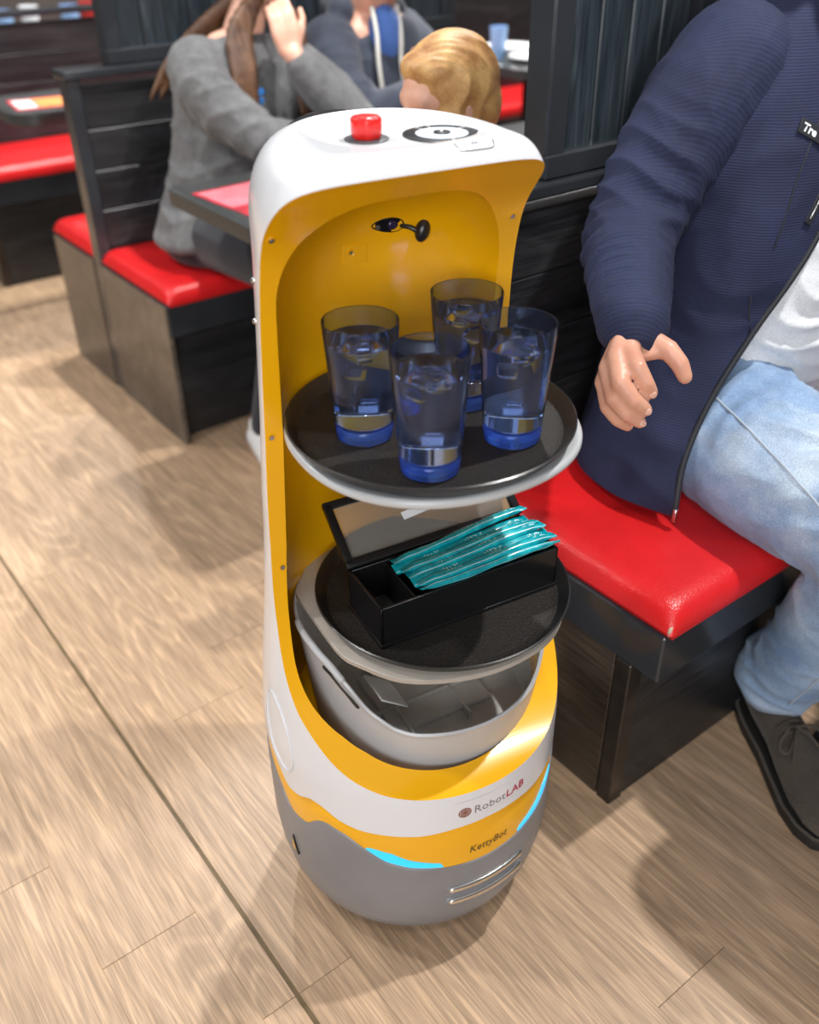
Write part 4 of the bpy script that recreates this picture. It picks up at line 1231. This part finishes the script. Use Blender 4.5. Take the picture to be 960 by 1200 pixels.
# shirt
bm = nb()
loft(bm, [(1.46, y, z, w, d) for z, w, d, y in ((.50, .17, .145, .915), (.56, .190, .165, .910), (.64, .21, .185, .905), (.72, .215, .195, .905), (.80, .21, .188, .907), (.88, .20, .170, .915), (.96, .19, .152, .92), (1.04, .185, .132, .925), (1.12, .16, .11, .93), (1.19, .09, .08, .93))])
sw = wrinkles([((1.38, .73, .62), (.35, 0, 1), .035, .012, .13), ((1.34, .73, .74), (.5, 0, 1), .05, .014, .13), ((1.40, .74, .88), (.6, 0, 1), .06, .012, .14)])
obj('shirt', remeshed(bm, .006, 8, sw), M['tee'], man, 179, mo)
# jeans
bm = nb()
ell(bm, (1.46, .93, .575), (.215, .165, .125), 3)
def leg(bm, hip, mid, knee, shin, ank, r):
    tube(bm, [hip, mid, knee], r[:3], 22, 4); tube(bm, [knee, shin, ank], r[2:5], 22, 2)
leg(bm, (1.320, .895, .570), (1.240, .66, .565), (1.185, .435, .555), (1.235, .52, .32), (1.285, .590, .135), [.142, .124, .090, .076, .072, .07])
leg(bm, (1.585, .90, .575), (1.62, .66, .578), (1.64, .435, .560), (1.64, .50, .32), (1.645, .56, .135), [.132, .112, .082, .073, .070, .07])
for ax_, ay, rr in ((1.285, .590, .079), (1.645, .56, .079)):
    tube(bm, [(ax_-.01, ay-.01, .20), (ax_, ay, .135)], [.074, rr], 22, 1)
jn = wrinkles([((1.29, .78, .62), (.2, .9, .3), .045, .022, .11), ((1.25, .66, .62), (.8, .5, .2), .050, .021, .13), ((1.21, .50, .60), (.6, .7, .3), .05, .022, .12),
               ((1.22, .47, .47), (.2, .3, 1), .045, .014, .09), ((1.275, .57, .19), (.5, .2, 1), .040, .020, .085), ((1.255, .55, .30), (.7, .2, .8), .06, .014, .09)])
jeans_me = remeshed(bm, .0062, 6, jn)
jeans = obj('jeans', jeans_me, M['denim'], man, 179, mo)
JB = bmesh.new(); JB.from_mesh(jeans_me); JNT = BVHTree.FromBMesh(JB); JB.free()
def on_jeans(p, frm, lift=.001):
    p = Vector(p); d = (p-Vector(frm)).normalized()
    h = JNT.ray_cast(Vector(frm)-Vector(mo), d)
    return None if h[0] is None else h[0]+Vector(mo)+h[1]*lift
sp_ = [on_jeans((1.30-.19*t, .84-.40*t, .585-.02*t), (.80-.1*t, .60-.45*t, 1.0)) for t in np.linspace(0, 1, 30)]
sp_ = [p for p in sp_ if p is not None]
bm = nb(); tube(bm, sp_, .0016, 6, 1); obj('side_seam', bm, M['stitch'], jeans, 60, mo)
sp_ = [on_jeans((1.195+.08*t, .435+.14*t, .50-.34*t), (.70, .10, .50-.34*t)) for t in np.linspace(0, 1, 24)]
sp_ = [p for p in sp_ if p is not None]
bm = nb(); tube(bm, sp_, .0016, 6, 1); obj('side_seam', bm, M['stitch'], jeans, 60, mo)
# shoes
def shoe(heel, toe, name='shoe'):
    heel, toe = Vector(heel), Vector(toe); d = (toe-heel); Ln = d.length; d.normalize(); t = Vector((d.y, -d.x, 0))
    def q(a, b, z): return heel+d*(a*Ln)+t*b+Vector((0, 0, z))
    wd = lambda a: float(np.interp(a, [0, .06, .2, .4, .6, .75, .88, .96, 1], [.012, .030, .038, .039, .047, .052, .047, .032, .008]))
    ht = lambda a: float(np.interp(a, [0, .06, .15, .3, .42, .55, .7, .85, .95, 1], [.080, .108, .116, .112, .100, .080, .066, .056, .045, .030]))
    rows = []
    for a in np.linspace(0, 1, 34):
        r = []; w, h = wd(a), ht(a)
        for k in range(20):
            an = 2*PI*k/20; x = w*math.cos(an)*(1 if math.sin(an) < 0 else (1-.35*math.sin(an)**2)); z = .022+(h-.022)*(.5+.5*math.sin(an)) 
            r.append(q(a, x, z))
        rows.append(r)
    s_ = obj(name, stack(rows), M['suede'], man, 60, mo)
    ol = [(a, wd(a)+.007) for a in np.linspace(-.02, 1.02, 36)]
    ring = [q(a, w, 0) for a, w in ol]+[q(a, -w, 0) for a, w in reversed(ol)]
    c = sum(ring, Vector())/len(ring)
    so = obj('sole', stack([[c+(p-c)*s2+Vector((0, 0, z)) for p in ring] for z, s2 in ((.0, .985), (.004, 1), (.018, 1), (.024, .985))]), M['sole'], s_, 40, mo)
    bm = nb(); tube(bm, [c+(p-c)*.985+Vector((0, 0, .026)) for p in ring+ring[:1]], .0028, 6, 1); obj('welt', bm, M['suede'], s_, 60, mo)
    # laces: crossings and a bow
    def top(a, b): 
        w, h = wd(a), ht(a); return q(a, b, .022+(h-.022)*(.5+.5*math.sqrt(max(1-(b/(w*.8))**2, 0)))+.002)
    bm = nb()
    for a in (.42, .47):
        tube(bm, [top(a, b) for b in np.linspace(-.026, .026, 9)], .0026, 8, 1)
    ctr = top(.46, 0)+Vector((0, 0, .004))
    for s2 in (-1, 1):
        P_ = [ctr, ctr+t*s2*.022+d*.012+Vector((0, 0, .012)), ctr+t*s2*.046+d*.034+Vector((0, 0, -.006)), ctr+t*s2*.034+d*.046+Vector((0, 0, -.012)), ctr+t*s2*.012+d*.020+Vector((0, 0, -.001)), ctr]
        tube(bm, catmull(P_, 6), .0026, 8, 1)
        P_ = [ctr, ctr+t*s2*.012+d*.022+Vector((0, 0, .004)), ctr+t*s2*.030+d*.060+Vector((0, 0, -.018))]
        tube(bm, catmull(P_, 6), .0024, 8, 1)
    ell(bm, ctr, (.006, .006, .005), 2)
    obj('shoe_lace', bm, M['lace'], s_, 60, mo)
shoe((1.325, .655, 0), (1.145, .350, 0)); shoe((1.66, .645, 0), (1.63, .32, 0))

# ---------- the woman in grey on the middle bench
M['grey_knit'] = fabric('grey_marl_sweater', (.085, .085, .088), (.135, .135, .138), nscale=40, fine=500)
M['dark_jeans'] = fabric('dark_navy_trousers', (.010, .011, .018), (.018, .019, .028), nscale=12)
M['hair_long'] = fabric('long_brown_hair', (.055, .022, .010), (.15, .07, .032), ('X', 55), nscale=20, rough=.5, sheen=0)
M['blue_print'] = mat('blue_print', (.02, .20, .60), .6)
wo = (1.24, 2.45, .47)
wom = thing('person', 'woman in grey sweater with long brown hair, hand at her chin, at the dark table', 'person', wo)
bm = nb()
q_ = head(bm, (1.42, 2.47, 1.205), (-.02, -1, -.16), s=.93, neck_to=(1.36, 2.52, 1.02), neck_r=.05)
torso_core(bm, (1.24, 2.46, .58), (1.33, 2.52, .92), .12, .13, .08)
tube(bm, [(1.22, 2.51, .955), (1.46, 2.50, .955)], .055, 12, 3)
tube(bm, [(1.19, 2.51, .955), (1.20, 2.38, .87), (1.245, 2.245, .80), (1.34, 2.13, .79), (1.43, 2.05, .785)], [.05, .045, .038, .034, .025], 12, 3)
tube(bm, [(1.48, 2.49, .955), (1.52, 2.33, .87), (1.515, 2.19, .80), (1.43, 2.25, .91), (1.375, 2.285, .985)], [.05, .045, .038, .034, .026], 12, 3)
relaxed_hand(bm, (1.372, 2.295, .995), (-.05, .32, .95), (-.35, -.85, .3), 1, .95, .85)
relaxed_hand(bm, (1.44, 2.04, .785), (.6, -.75, 0), (0, 0, 1), 1, .92, .35)
obj('body', remeshed(bm, .0055, 4), M['skin_pale'], wom, 179, wo)
eyes(q_, .93, wom, wo)
bm = nb()
loft(bm, [(x, y, z, w, d) for z, x, y, w, d in ((.515, 1.195, 2.44, .185, .135), (.53, 1.198, 2.44, .202, .150), (.56, 1.205, 2.44, .198, .148), (.62, 1.225, 2.45, .187, .140), (.70, 1.255, 2.465, .176, .132), (.78, 1.285, 2.485, .175, .128), (.86, 1.315, 2.50, .182, .124), (.93, 1.335, 2.51, .178, .112), (.985, 1.34, 2.515, .125, .09), (1.02, 1.345, 2.515, .07, .06))])
tube(bm, [(1.21, 2.51, .945), (1.185, 2.44, .905), (1.20, 2.36, .86), (1.245, 2.245, .802)], [.084, .080, .072, .062], 16, 3)
tube(bm, [(1.245, 2.245, .802), (1.33, 2.14, .795), (1.40, 2.08, .79)], [.060, .052, .045], 16, 3)
tube(bm, [(1.46, 2.49, .945), (1.52, 2.33, .87), (1.515, 2.19, .80)], [.078, .068, .060], 16, 3)
tube(bm, [(1.515, 2.19, .80), (1.43, 2.25, .90), (1.392, 2.277, .955)], [.060, .052, .044], 16, 3)
ww = wrinkles([((1.21, 2.36, .86), (.1, -.8, -.5), .06, .018, .12), ((1.10, 2.42, .68), (.5, .2, 1), .07, .020, .16), ((1.25, 2.25, .80), (.5, -.6, -.3), .05, .014, .09), ((1.12, 2.42, .86), (.8, .2, .6), .07, .014, .14)])
sw_me = remeshed(bm, .007, 6, ww)
swt = obj('sweater', sw_me, M['grey_knit'], wom, 179, wo)
bm = nb()
for z, y_, w_ in ((.905, 0, .05), (.885, .004, .035), (.86, -.004, .05)):
    box(bm, (-w_/2, -.004, -.007), (w_/2, .004, .007), .002, 1, Matrix.Translation((1.31+y_, 2.384, z-.02)) @ Matrix.Rotation(R(-25), 4, 'Y'))
box(bm, (-.008, -.004, -.03), (.008, .004, .03), .002, 1, Matrix.Translation((1.30, 2.384, .865)))
obj('chest_print', bm, M['blue_print'], swt, 40, wo)
bm = nb()
ell(bm, (1.21, 2.44, .52), (.195, .155, .085), 3)
tube(bm, [(1.14, 2.42, .545), (1.13, 2.20, .555), (1.13, 2.02, .55)], [.092, .082, .066], 16, 3); tube(bm, [(1.13, 2.02, .55), (1.12, 2.05, .30), (1.08, 2.08, .10)], [.066, .056, .046], 16, 3)
tube(bm, [(1.34, 2.42, .545), (1.38, 2.20, .555), (1.38, 2.02, .55)], [.092, .082, .066], 16, 3); tube(bm, [(1.38, 2.02, .55), (1.38, 2.04, .30), (1.38, 2.06, .10)], [.066, .056, .046], 16, 3)
obj('trousers', remeshed(bm, .008, 5), M['dark_jeans'], wom, 179, wo)
M['sneaker'] = mat('white_sneaker', (.72, .72, .72), .5)
for x, y, y2, x2 in ((1.08, 2.125, 1.90, 1.02), (1.38, 2.10, 1.87, 1.38)):
    bm = nb(); tube(bm, [(x, y, .045), ((x+x2)/2, (y+y2)/2, .045), (x2, y2, .036)], [.042, .042, .034], 16, 3); ell(bm, (x, y-.02, .085), (.04, .05, .035), 2)
    for v in bm.verts: v.co.z = max(v.co.z, .004)
    s_ = obj('sneaker', remeshed(bm, .006, 5), M['sneaker'], wom, 179, wo)
# long hair: cap + locks in front of and behind the shoulder
bm = nb()
ell(bm, q_(0, -.022, .035), (.083, .098, .086), 3); ell(bm, q_(0, .015, .08), (.06, .06, .032), 2)
for s in (-1, 1): ell(bm, q_(s*.062, .0, -.02), (.025, .06, .08), 2)
for a, b, c, e, r in ((-.07, -.03, 0, 0, .026), (-.055, -.05, 0, 0, .028), (-.035, -.07, 0, 0, .03), (-.012, -.08, 0, 0, .03), (.012, -.08, 0, 0, .03), (.04, -.07, 0, 0, .03), (.065, -.045, 0, 0, .028)):
    p0 = q_(a, b, -.03); p1 = Vector((1.34+a*.9, 2.60, 1.03)); p2 = Vector((1.29+a*1.6, 2.632, .94)); p3 = Vector((1.26+a*2.0, 2.640, .86))
    tube(bm, catmull([p0, p1, p2, p3], 5), [r*.9]*6+[r*.8, r*.75, r*.7, r*.65, r*.6, r*.52, r*.45, r*.38, r*.3, r*.2], 10, 2, sq=((0, 1, 0), .6))
for a, dx in ((-.074, -.022), (-.070, -.008), (-.066, .004), (-.062, .016), (-.058, .028), (.07, .17), (.066, .16), (.060, .148)):
    p0 = q_(a, -.015, -.02); p1 = Vector((1.320+dx, 2.45, 1.05)); p2 = Vector((1.285+dx*1.1, 2.40, .94)); p3 = Vector((1.272+dx*1.1, 2.365, .82))
    tube(bm, catmull([p0, p1, p2, p3], 5), [.015]*6+[.013]*5+[.012, .010, .008, .006, .004], 8, 2)
hw = wrinkles([((1.3, 2.5, 1.0), (1, .4, 0), .018, .003, .5)])
obj('hair', remeshed(bm, .006, 4, hw), M['hair_long'], wom, 179, wo)

# ---------- the man in the hooded top beside her
M['hoodie'] = fabric('navy_hooded_top', (.020, .026, .045), (.034, .042, .065), nscale=14)
M['cord'] = mat('cream_drawcord', (.62, .60, .55), .8); M['blue_tee'] = fabric('blue_tee', (.04, .10, .32), (.06, .14, .42))
ho = (1.90, 2.46, .47)
hm = thing('person', 'bearded man in navy hooded top with cream cords, sitting next to the woman in grey', 'person', ho)
bm = nb()
q_ = head(bm, (1.88, 2.39, 1.235), (-.05, -1, -.28), s=1.0, neck_to=(1.86, 2.50, 1.06), neck_r=.062)
torso_core(bm, (1.90, 2.46, .6), (1.87, 2.50, .95), .14, .15, .09)
tube(bm, [(1.70, 2.50, .97), (1.99, 2.54, .97)], .06, 12, 3)
tube(bm, [(1.69, 2.49, .97), (1.655, 2.36, .88), (1.675, 2.23, .81), (1.76, 2.20, .85), (1.80, 2.21, .875)], [.055, .05, .042, .036, .028], 12, 3)
tube(bm, [(2.00, 2.54, .97), (2.03, 2.40, .88), (1.99, 2.25, .81), (1.92, 2.18, .84)], [.055, .05, .042, .03], 12, 3)
relaxed_hand(bm, (1.80, 2.21, .88), (.45, .25, .6), (-.5, -.8, .2), 1, 1.0, .8)
relaxed_hand(bm, (1.92, 2.175, .85), (-.6, .1, .5), (-.1, -.9, .2), -1, 1.0, .7)
obj('body', remeshed(bm, .006, 4), M['skin'], hm, 179, ho); eyes(q_, 1, hm, ho)
bm = nb(); ell(bm, q_(0, .035, -.085), (.062, .062, .05), 3); ell(bm, q_(0, .06, -.10), (.04, .04, .03), 2)
obj('beard', remeshed(bm, .005, 3), M['hair_brown'], hm, 179, ho)
bm = nb(); ell(bm, q_(0, -.024, .045), (.083, .098, .082), 3); ell(bm, q_(0, -.06, -.01), (.064, .05, .06), 2)
obj('hair', remeshed(bm, .006, 3), M['hair_brown'], hm, 179, ho)
bm = nb()
loft(bm, [(1.895, y, z, w, d) for z, w, d, y in ((.47, .18, .13, 2.46), (.52, .20, .148, 2.46), (.62, .195, .145, 2.46), (.72, .19, .14, 2.475), (.82, .198, .134, 2.49), (.92, .195, .122, 2.50), (.985, .15, .095, 2.505), (1.03, .09, .07, 2.505))])
tube(bm, [(1.71, 2.49, .965), (1.655, 2.36, .88), (1.672, 2.235, .815)], [.086, .074, .064], 16, 3); tube(bm, [(1.672, 2.235, .815), (1.74, 2.205, .845), (1.775, 2.205, .862)], [.064, .056, .048], 16, 3)
tube(bm, [(1.99, 2.54, .965), (2.03, 2.40, .88), (1.99, 2.26, .815)], [.086, .074, .064], 16, 3); tube(bm, [(1.99, 2.26, .815), (1.935, 2.195, .84)], [.064, .048], 16, 3)
tube(bm, [(1.76, 2.50, 1.05), (1.80, 2.58, 1.06), (1.87, 2.62, 1.06), (1.94, 2.59, 1.06), (1.96, 2.52, 1.04)], [.04, .055, .06, .055, .04], 12, 3)
hw = wrinkles([((1.66, 2.36, .88), (.1, -.7, -.6), .05, .008, .12), ((1.72, 2.42, .93), (.3, -.5, -.6), .06, .006, .12)])
hd = obj('hooded_top', remeshed(bm, .007, 6, hw), M['hoodie'], hm, 179, ho)
for x, xx in ((1.80, 1.79), (1.885, 1.87)):
    bm = nb(); tube(bm, catmull([(x+.015, 2.425, 1.06), (x, 2.385, 1.0), (xx, 2.365, .93), (xx+.003, 2.355, .86)], 5), .0065, 8, 2); obj('drawcord', bm, M['cord'], hd, 60, ho)
bm = nb(); ell(bm, (1.86, 2.43, .98), (.055, .05, .09), 3); obj('tee_shirt', bm, M['blue_tee'], hm, 60, ho)
bm = nb(); ell(bm, (1.90, 2.46, .53), (.19, .15, .085), 3)
for x in (1.80, 2.0):
    tube(bm, [(x, 2.42, .545), (x, 2.2, .555), (x, 2.02, .55)], [.092, .082, .066], 14, 3); tube(bm, [(x, 2.02, .55), (x, 2.06, .3), (x, 2.08, .03)], [.066, .056, .05], 14, 3)
obj('trousers', remeshed(bm, .009, 5), M['dark_jeans'], hm, 179, ho)

hm.location.x -= .09

# ---------- the fair-haired child on the bench facing them
M['hair_fair'] = fabric('fair_hair', (.36, .16, .05), (.70, .42, .16), None, nscale=26, rough=.5, sheen=0)
co_ = (1.18, 1.40, .47)
ch = thing('person', 'small child with reddish fair hair and white top, seen over the robot', 'person', co_)
bm = nb()
q_ = head(bm, (1.135, 1.385, 1.024), (-.95, .10, -.30), s=.84, neck_to=(1.18, 1.40, .88), neck_r=.042)
torso_core(bm, (1.19, 1.40, .55), (1.19, 1.40, .84), .10, .11, .07)
for s in (-1, 1):
    tube(bm, [(1.19+s*.10, 1.40, .86), (1.19+s*.135, 1.46, .74), (1.19+s*.10, 1.60, .72), (1.19+s*.04, 1.68, .765)], [.036, .032, .028, .022], 10, 3)
    relaxed_hand(bm, (1.19+s*.035, 1.69, .77), (-s*.2, 1, 0), (0, 0, 1), -s, .7, .4)
obj('body', remeshed(bm, .005, 4), M['skin_pale'], ch, 179, co_); eyes(q_, .84, ch, co_)
bm = nb()
Mh = rotm((0, 0, 1), (-.99, .10, 0))
ell(bm, q_(0, -.032, .030), (.078, .088, .084), 4, Mh); ell(bm, q_(0, -.060, -.025), (.070, .056, .070), 3, Mh); ell(bm, q_(0, .004, .070), (.066, .056, .036), 3, Mh)
for s in (-1, 1): ell(bm, q_(s*.060, -.020, -.012), (.022, .056, .060), 3, Mh)
hw = wrinkles([(tuple(q_(0, 0, .03)), (.5, .85, .1), .030, .006, .2), (tuple(q_(0, 0, .03)), (.6, .8, .2), .011, .002, .2)])
obj('hair', remeshed(bm, .0035, 10, hw), M['hair_fair'], ch, 179, co_)
bm = nb()
loft(bm, [(1.19, 1.40, z, w, d) for z, w, d in ((.48, .12, .09), (.54, .138, .105), (.66, .130, .10), (.78, .124, .092), (.84, .11, .078), (.885, .07, .055), (.90, .045, .04))])
for s in (-1, 1): tube(bm, [(1.19+s*.095, 1.40, .862), (1.19+s*.135, 1.455, .745), (1.19+s*.105, 1.575, .722)], [.052, .046, .038], 12, 3)
obj('white_top', remeshed(bm, .007, 5), M['tee'], ch, 179, co_)
bm = nb(); ell(bm, (1.19, 1.40, .52), (.13, .11, .06), 2)
for s in (-1, 1):
    tube(bm, [(1.19+s*.06, 1.42, .525), (1.19+s*.06, 1.66, .53)], [.062, .05], 12, 3); tube(bm, [(1.19+s*.06, 1.66, .53), (1.19+s*.06, 1.68, .30)], [.05, .04], 12, 3)
obj('trousers', remeshed(bm, .009, 4), M['dark_jeans'], ch, 179, co_)

# ------------------------------------------------------------------ room shell and far things
M['wall'] = mat('dark_wall_paint', (.16, .14, .13), .7, var=.15, vscale=2)
M['wall_w'] = mat('grey_wall_paint', (.34, .33, .33), .7, var=.1, vscale=2)
def st(name, bm, m): return tag(obj(name, bm, m), kind='structure')
st('wall_back', bx((-4.5, 9.3, -.006), (7.5, 9.5, 3.2)), M['wall'])
st('wall_right', bx((7.3, -3, -.006), (7.5, 9.3, 3.2)), M['wall_w'])
st('wall_left', bx((-4.5, -3, -.006), (-4.3, 9.3, 3.2)), M['wall_w'])
st('wall_front', bx((-4.3, -3, -.006), (7.3, -2.8, 3.2)), M['wall_w'])
for x, y0_, y1 in ((-4.3, -2.8, 9.3),): st('baseboard_left', bx((-4.3, -2.8, -.006), (-4.285, 9.3, .10), .003, 1), M['black'])
M['tile_light'] = M['paper']
tC = table('dark table beyond the fair-haired child, set with white plates', 2.75, 3.95, 2.87, 3.42, .04)
tD = table('second dark table in the bright far part of the room, set with plates and cups', 2.85, 4.05, 4.35, 4.95, .04)
tE = table('dark table behind the low far booth back, crowded with cups and bottles', .95, 2.2, 4.86, 5.30, .05)
tF = table('small dark table far off at the right of the room', 4.5, 5.6, 3.9, 4.5, .04)
def far_bench(label, x0_, y0_, x1, y1, bk):
    t = thing('bench_seat', label, 'bench', ((x0_+x1)/2, (y0_+y1)/2, 0)); hx, hy = (x1-x0_)/2, (y1-y0_)/2
    obj('plinth', bx((-hx, -hy+.04, 0), (hx, hy-.04, .34), .004, 1), M['dark_wood'], t); obj('apron', bx((-hx-.01, -hy, .33), (hx+.01, hy, .405), .004, 1), M['apron'], t)
    c = cushion_mesh(2*hx, 2*hy, .055); c.transform(Matrix.Translation((0, 0, .405))); obj('cushion', c, M['red'], t, 40)
    if bk: obj('backrest', bx((-hx, bk*hy-.03*(bk > 0)-.03*(bk < 0), 0), (hx, bk*hy+.03, .98), .006, 1), M['dark_wood'], t)
far_bench('red bench seat just behind the far plate-laden table', 2.72, 3.56, 3.98, 3.98, 1)
far_bench('red bench seat in front of the second far table', 2.85, 5.1, 4.05, 5.5, 1)
far_bench('red bench seat far off at the right by the small table', 4.5, 4.62, 5.6, 5.0, 1)
M['china'] = mat('white_china', (.82, .83, .85), .15, coat=.3); M['blueglass'] = mat('pale_blue_cup', (.30, .48, .78), .15); M['ketchup'] = mat('red_bottle', (.50, .03, .02), .3)
def plate_t(label, x, y, r=.12):
    t = tag(obj('plate', lathe([(0, 0), (r*.55, 0), (r*.6, .004), (r, .018), (r*1.0, .021), (r*.6, .009), (0, .006)], 32), M['china'], None, 50), label, 'plate', 'plates on the far tables'); t.location = (x, y, .7530)
    return t
for i, (x, y, lab) in enumerate(((2.95, 3.0, 'white plate at the near corner of the far table by the dark partition'), (3.30, 3.02, 'white plate in the middle of the near side of the far table'), (3.64, 3.05, 'white plate near the far right corner of the far table'),
        (3.05, 3.28, 'white plate at the rear left of the far table'), (3.42, 3.30, 'white plate at the rear middle of the far table'), (3.05, 4.5, 'white plate at the left end of the second far table'), (3.45, 4.62, 'white plate in the middle of the second far table'), (3.85, 4.55, 'white plate at the right end of the second far table'))):
    plate_t(lab, x, y)
def cup(label, x, y, mt, h=.12, r=.036, name='cup', cat='cup', grp='cups on the far tables'):
    o = tag(obj(name, lathe([(0, 0), (r*.75, 0), (r*.8, .004), (r, h), (r*.93, h), (r*.72, .008), (0, .008)], 28), mt, None, 40), label, cat, grp); o.location = (x, y, .7530); return o
cup('pale blue cup at the left of the far table', 2.86, 3.14, M['blueglass']); cup('pale blue cup between the plates of the far table', 3.17, 3.16, M['blueglass'])
cup('pale blue cup at the right of the far table', 3.52, 3.18, M['blueglass']); cup('pale blue cup at the left of the second far table', 3.25, 4.72, M['blueglass']); cup('white cup in the middle of the second far table', 3.62, 4.45, M['china'])
for i, (x, y, mt, lab) in enumerate(((1.15, 5.0, M['ketchup'], 'red cup at the left of the crowded table behind the low booth back'), (1.32, 5.08, M['china'], 'white cup second from the left on the crowded table'), (1.46, 4.98, M['blueglass'], 'blue cup in the middle of the crowded table'),
        (1.62, 5.1, M['china'], 'tall white cup right of the blue one on the crowded table'), (1.78, 5.0, M['blueglass'], 'blue cup at the right of the crowded table'), (1.92, 5.12, M['ketchup'], 'red cup at the right end of the crowded table'))):
    cup(lab, x, y, mt, .14, .045)
def napkin(label, x, y, rz, w, h, mt):
    o = tag(obj('napkin', bx((-w/2, -h/2, 0), (w/2, h/2, .004), .001, 1), mt, None), label, 'napkin', 'papers on the far tables'); o.location = (x, y, .7530); o.rotation_euler = (0, 0, rz)
napkin('white paper on the rear right of the far table', 3.72, 3.27, .3, .26, .18, M['paper'])
napkin('pink menu on the near left of the second far table', 2.95, 4.75, .1, .2, .15, MP)
# someone in a red top at the far table
M['pink_top'] = fabric('pink_red_top', (.45, .05, .08), (.62, .10, .13), nscale=10)
PX, PY = 3.55, 5.28
po = (PX, PY, .47)
pp_ = thing('person', 'person in pinkish red top sitting at the second far table', 'person', po)
bm = nb(); q_ = head(bm, (PX, PY-.08, 1.22), (-.1, -1, -.2), neck_to=(PX, PY, 1.03), neck_r=.052)
torso_core(bm, (PX, PY, .6), (PX, PY+.01, .95), .12, .14, .08)
for s in (-1, 1):
    tube(bm, [(PX+s*.17, PY, .96), (PX+s*.22, PY-.12, .86), (PX+s*.19, PY-.26, .80), (PX+s*.10, PY-.38, .79)], [.05, .044, .038, .026], 12, 3); relaxed_hand(bm, (PX+s*.10, PY-.39, .785), (-s*.4, -.9, 0), (0, 0, 1), -s, .95, .4)
obj('body', remeshed(bm, .007, 4), M['skin_pale'], pp_, 179, po); eyes(q_, 1, pp_, po)
bm = nb()
loft(bm, [(PX, PY, z, w, d) for z, w, d in ((.47, .16, .12), (.52, .175, .135), (.62, .17, .13), (.74, .17, .125), (.86, .18, .118), (.95, .155, .095), (1.0, .08, .06))])
for s in (-1, 1): tube(bm, [(PX+s*.165, PY, .955), (PX+s*.22, PY-.12, .86), (PX+s*.19, PY-.25, .80)], [.075, .064, .054], 14, 3)
obj('top', remeshed(bm, .009, 5), M['pink_top'], pp_, 179, po)
bm = nb(); ell(bm, q_(0, -.024, .040), (.085, .10, .086), 3); ell(bm, q_(0, -.06, -.02), (.07, .05, .07), 2)
obj('hair', remeshed(bm, .008, 3), M['hair_brown'], pp_, 179, po)
bm = nb(); ell(bm, (PX, PY-.01, .53), (.18, .14, .08), 3)
for s in (-1, 1):
    tube(bm, [(PX+s*.09, PY-.06, .54), (PX+s*.10, PY-.44, .55)], [.088, .066], 14, 3); tube(bm, [(PX+s*.10, PY-.44, .55), (PX+s*.10, PY-.40, .05)], [.064, .046], 14, 3)
obj('trousers', remeshed(bm, .010, 4), M['dark_jeans'], pp_, 179, po)
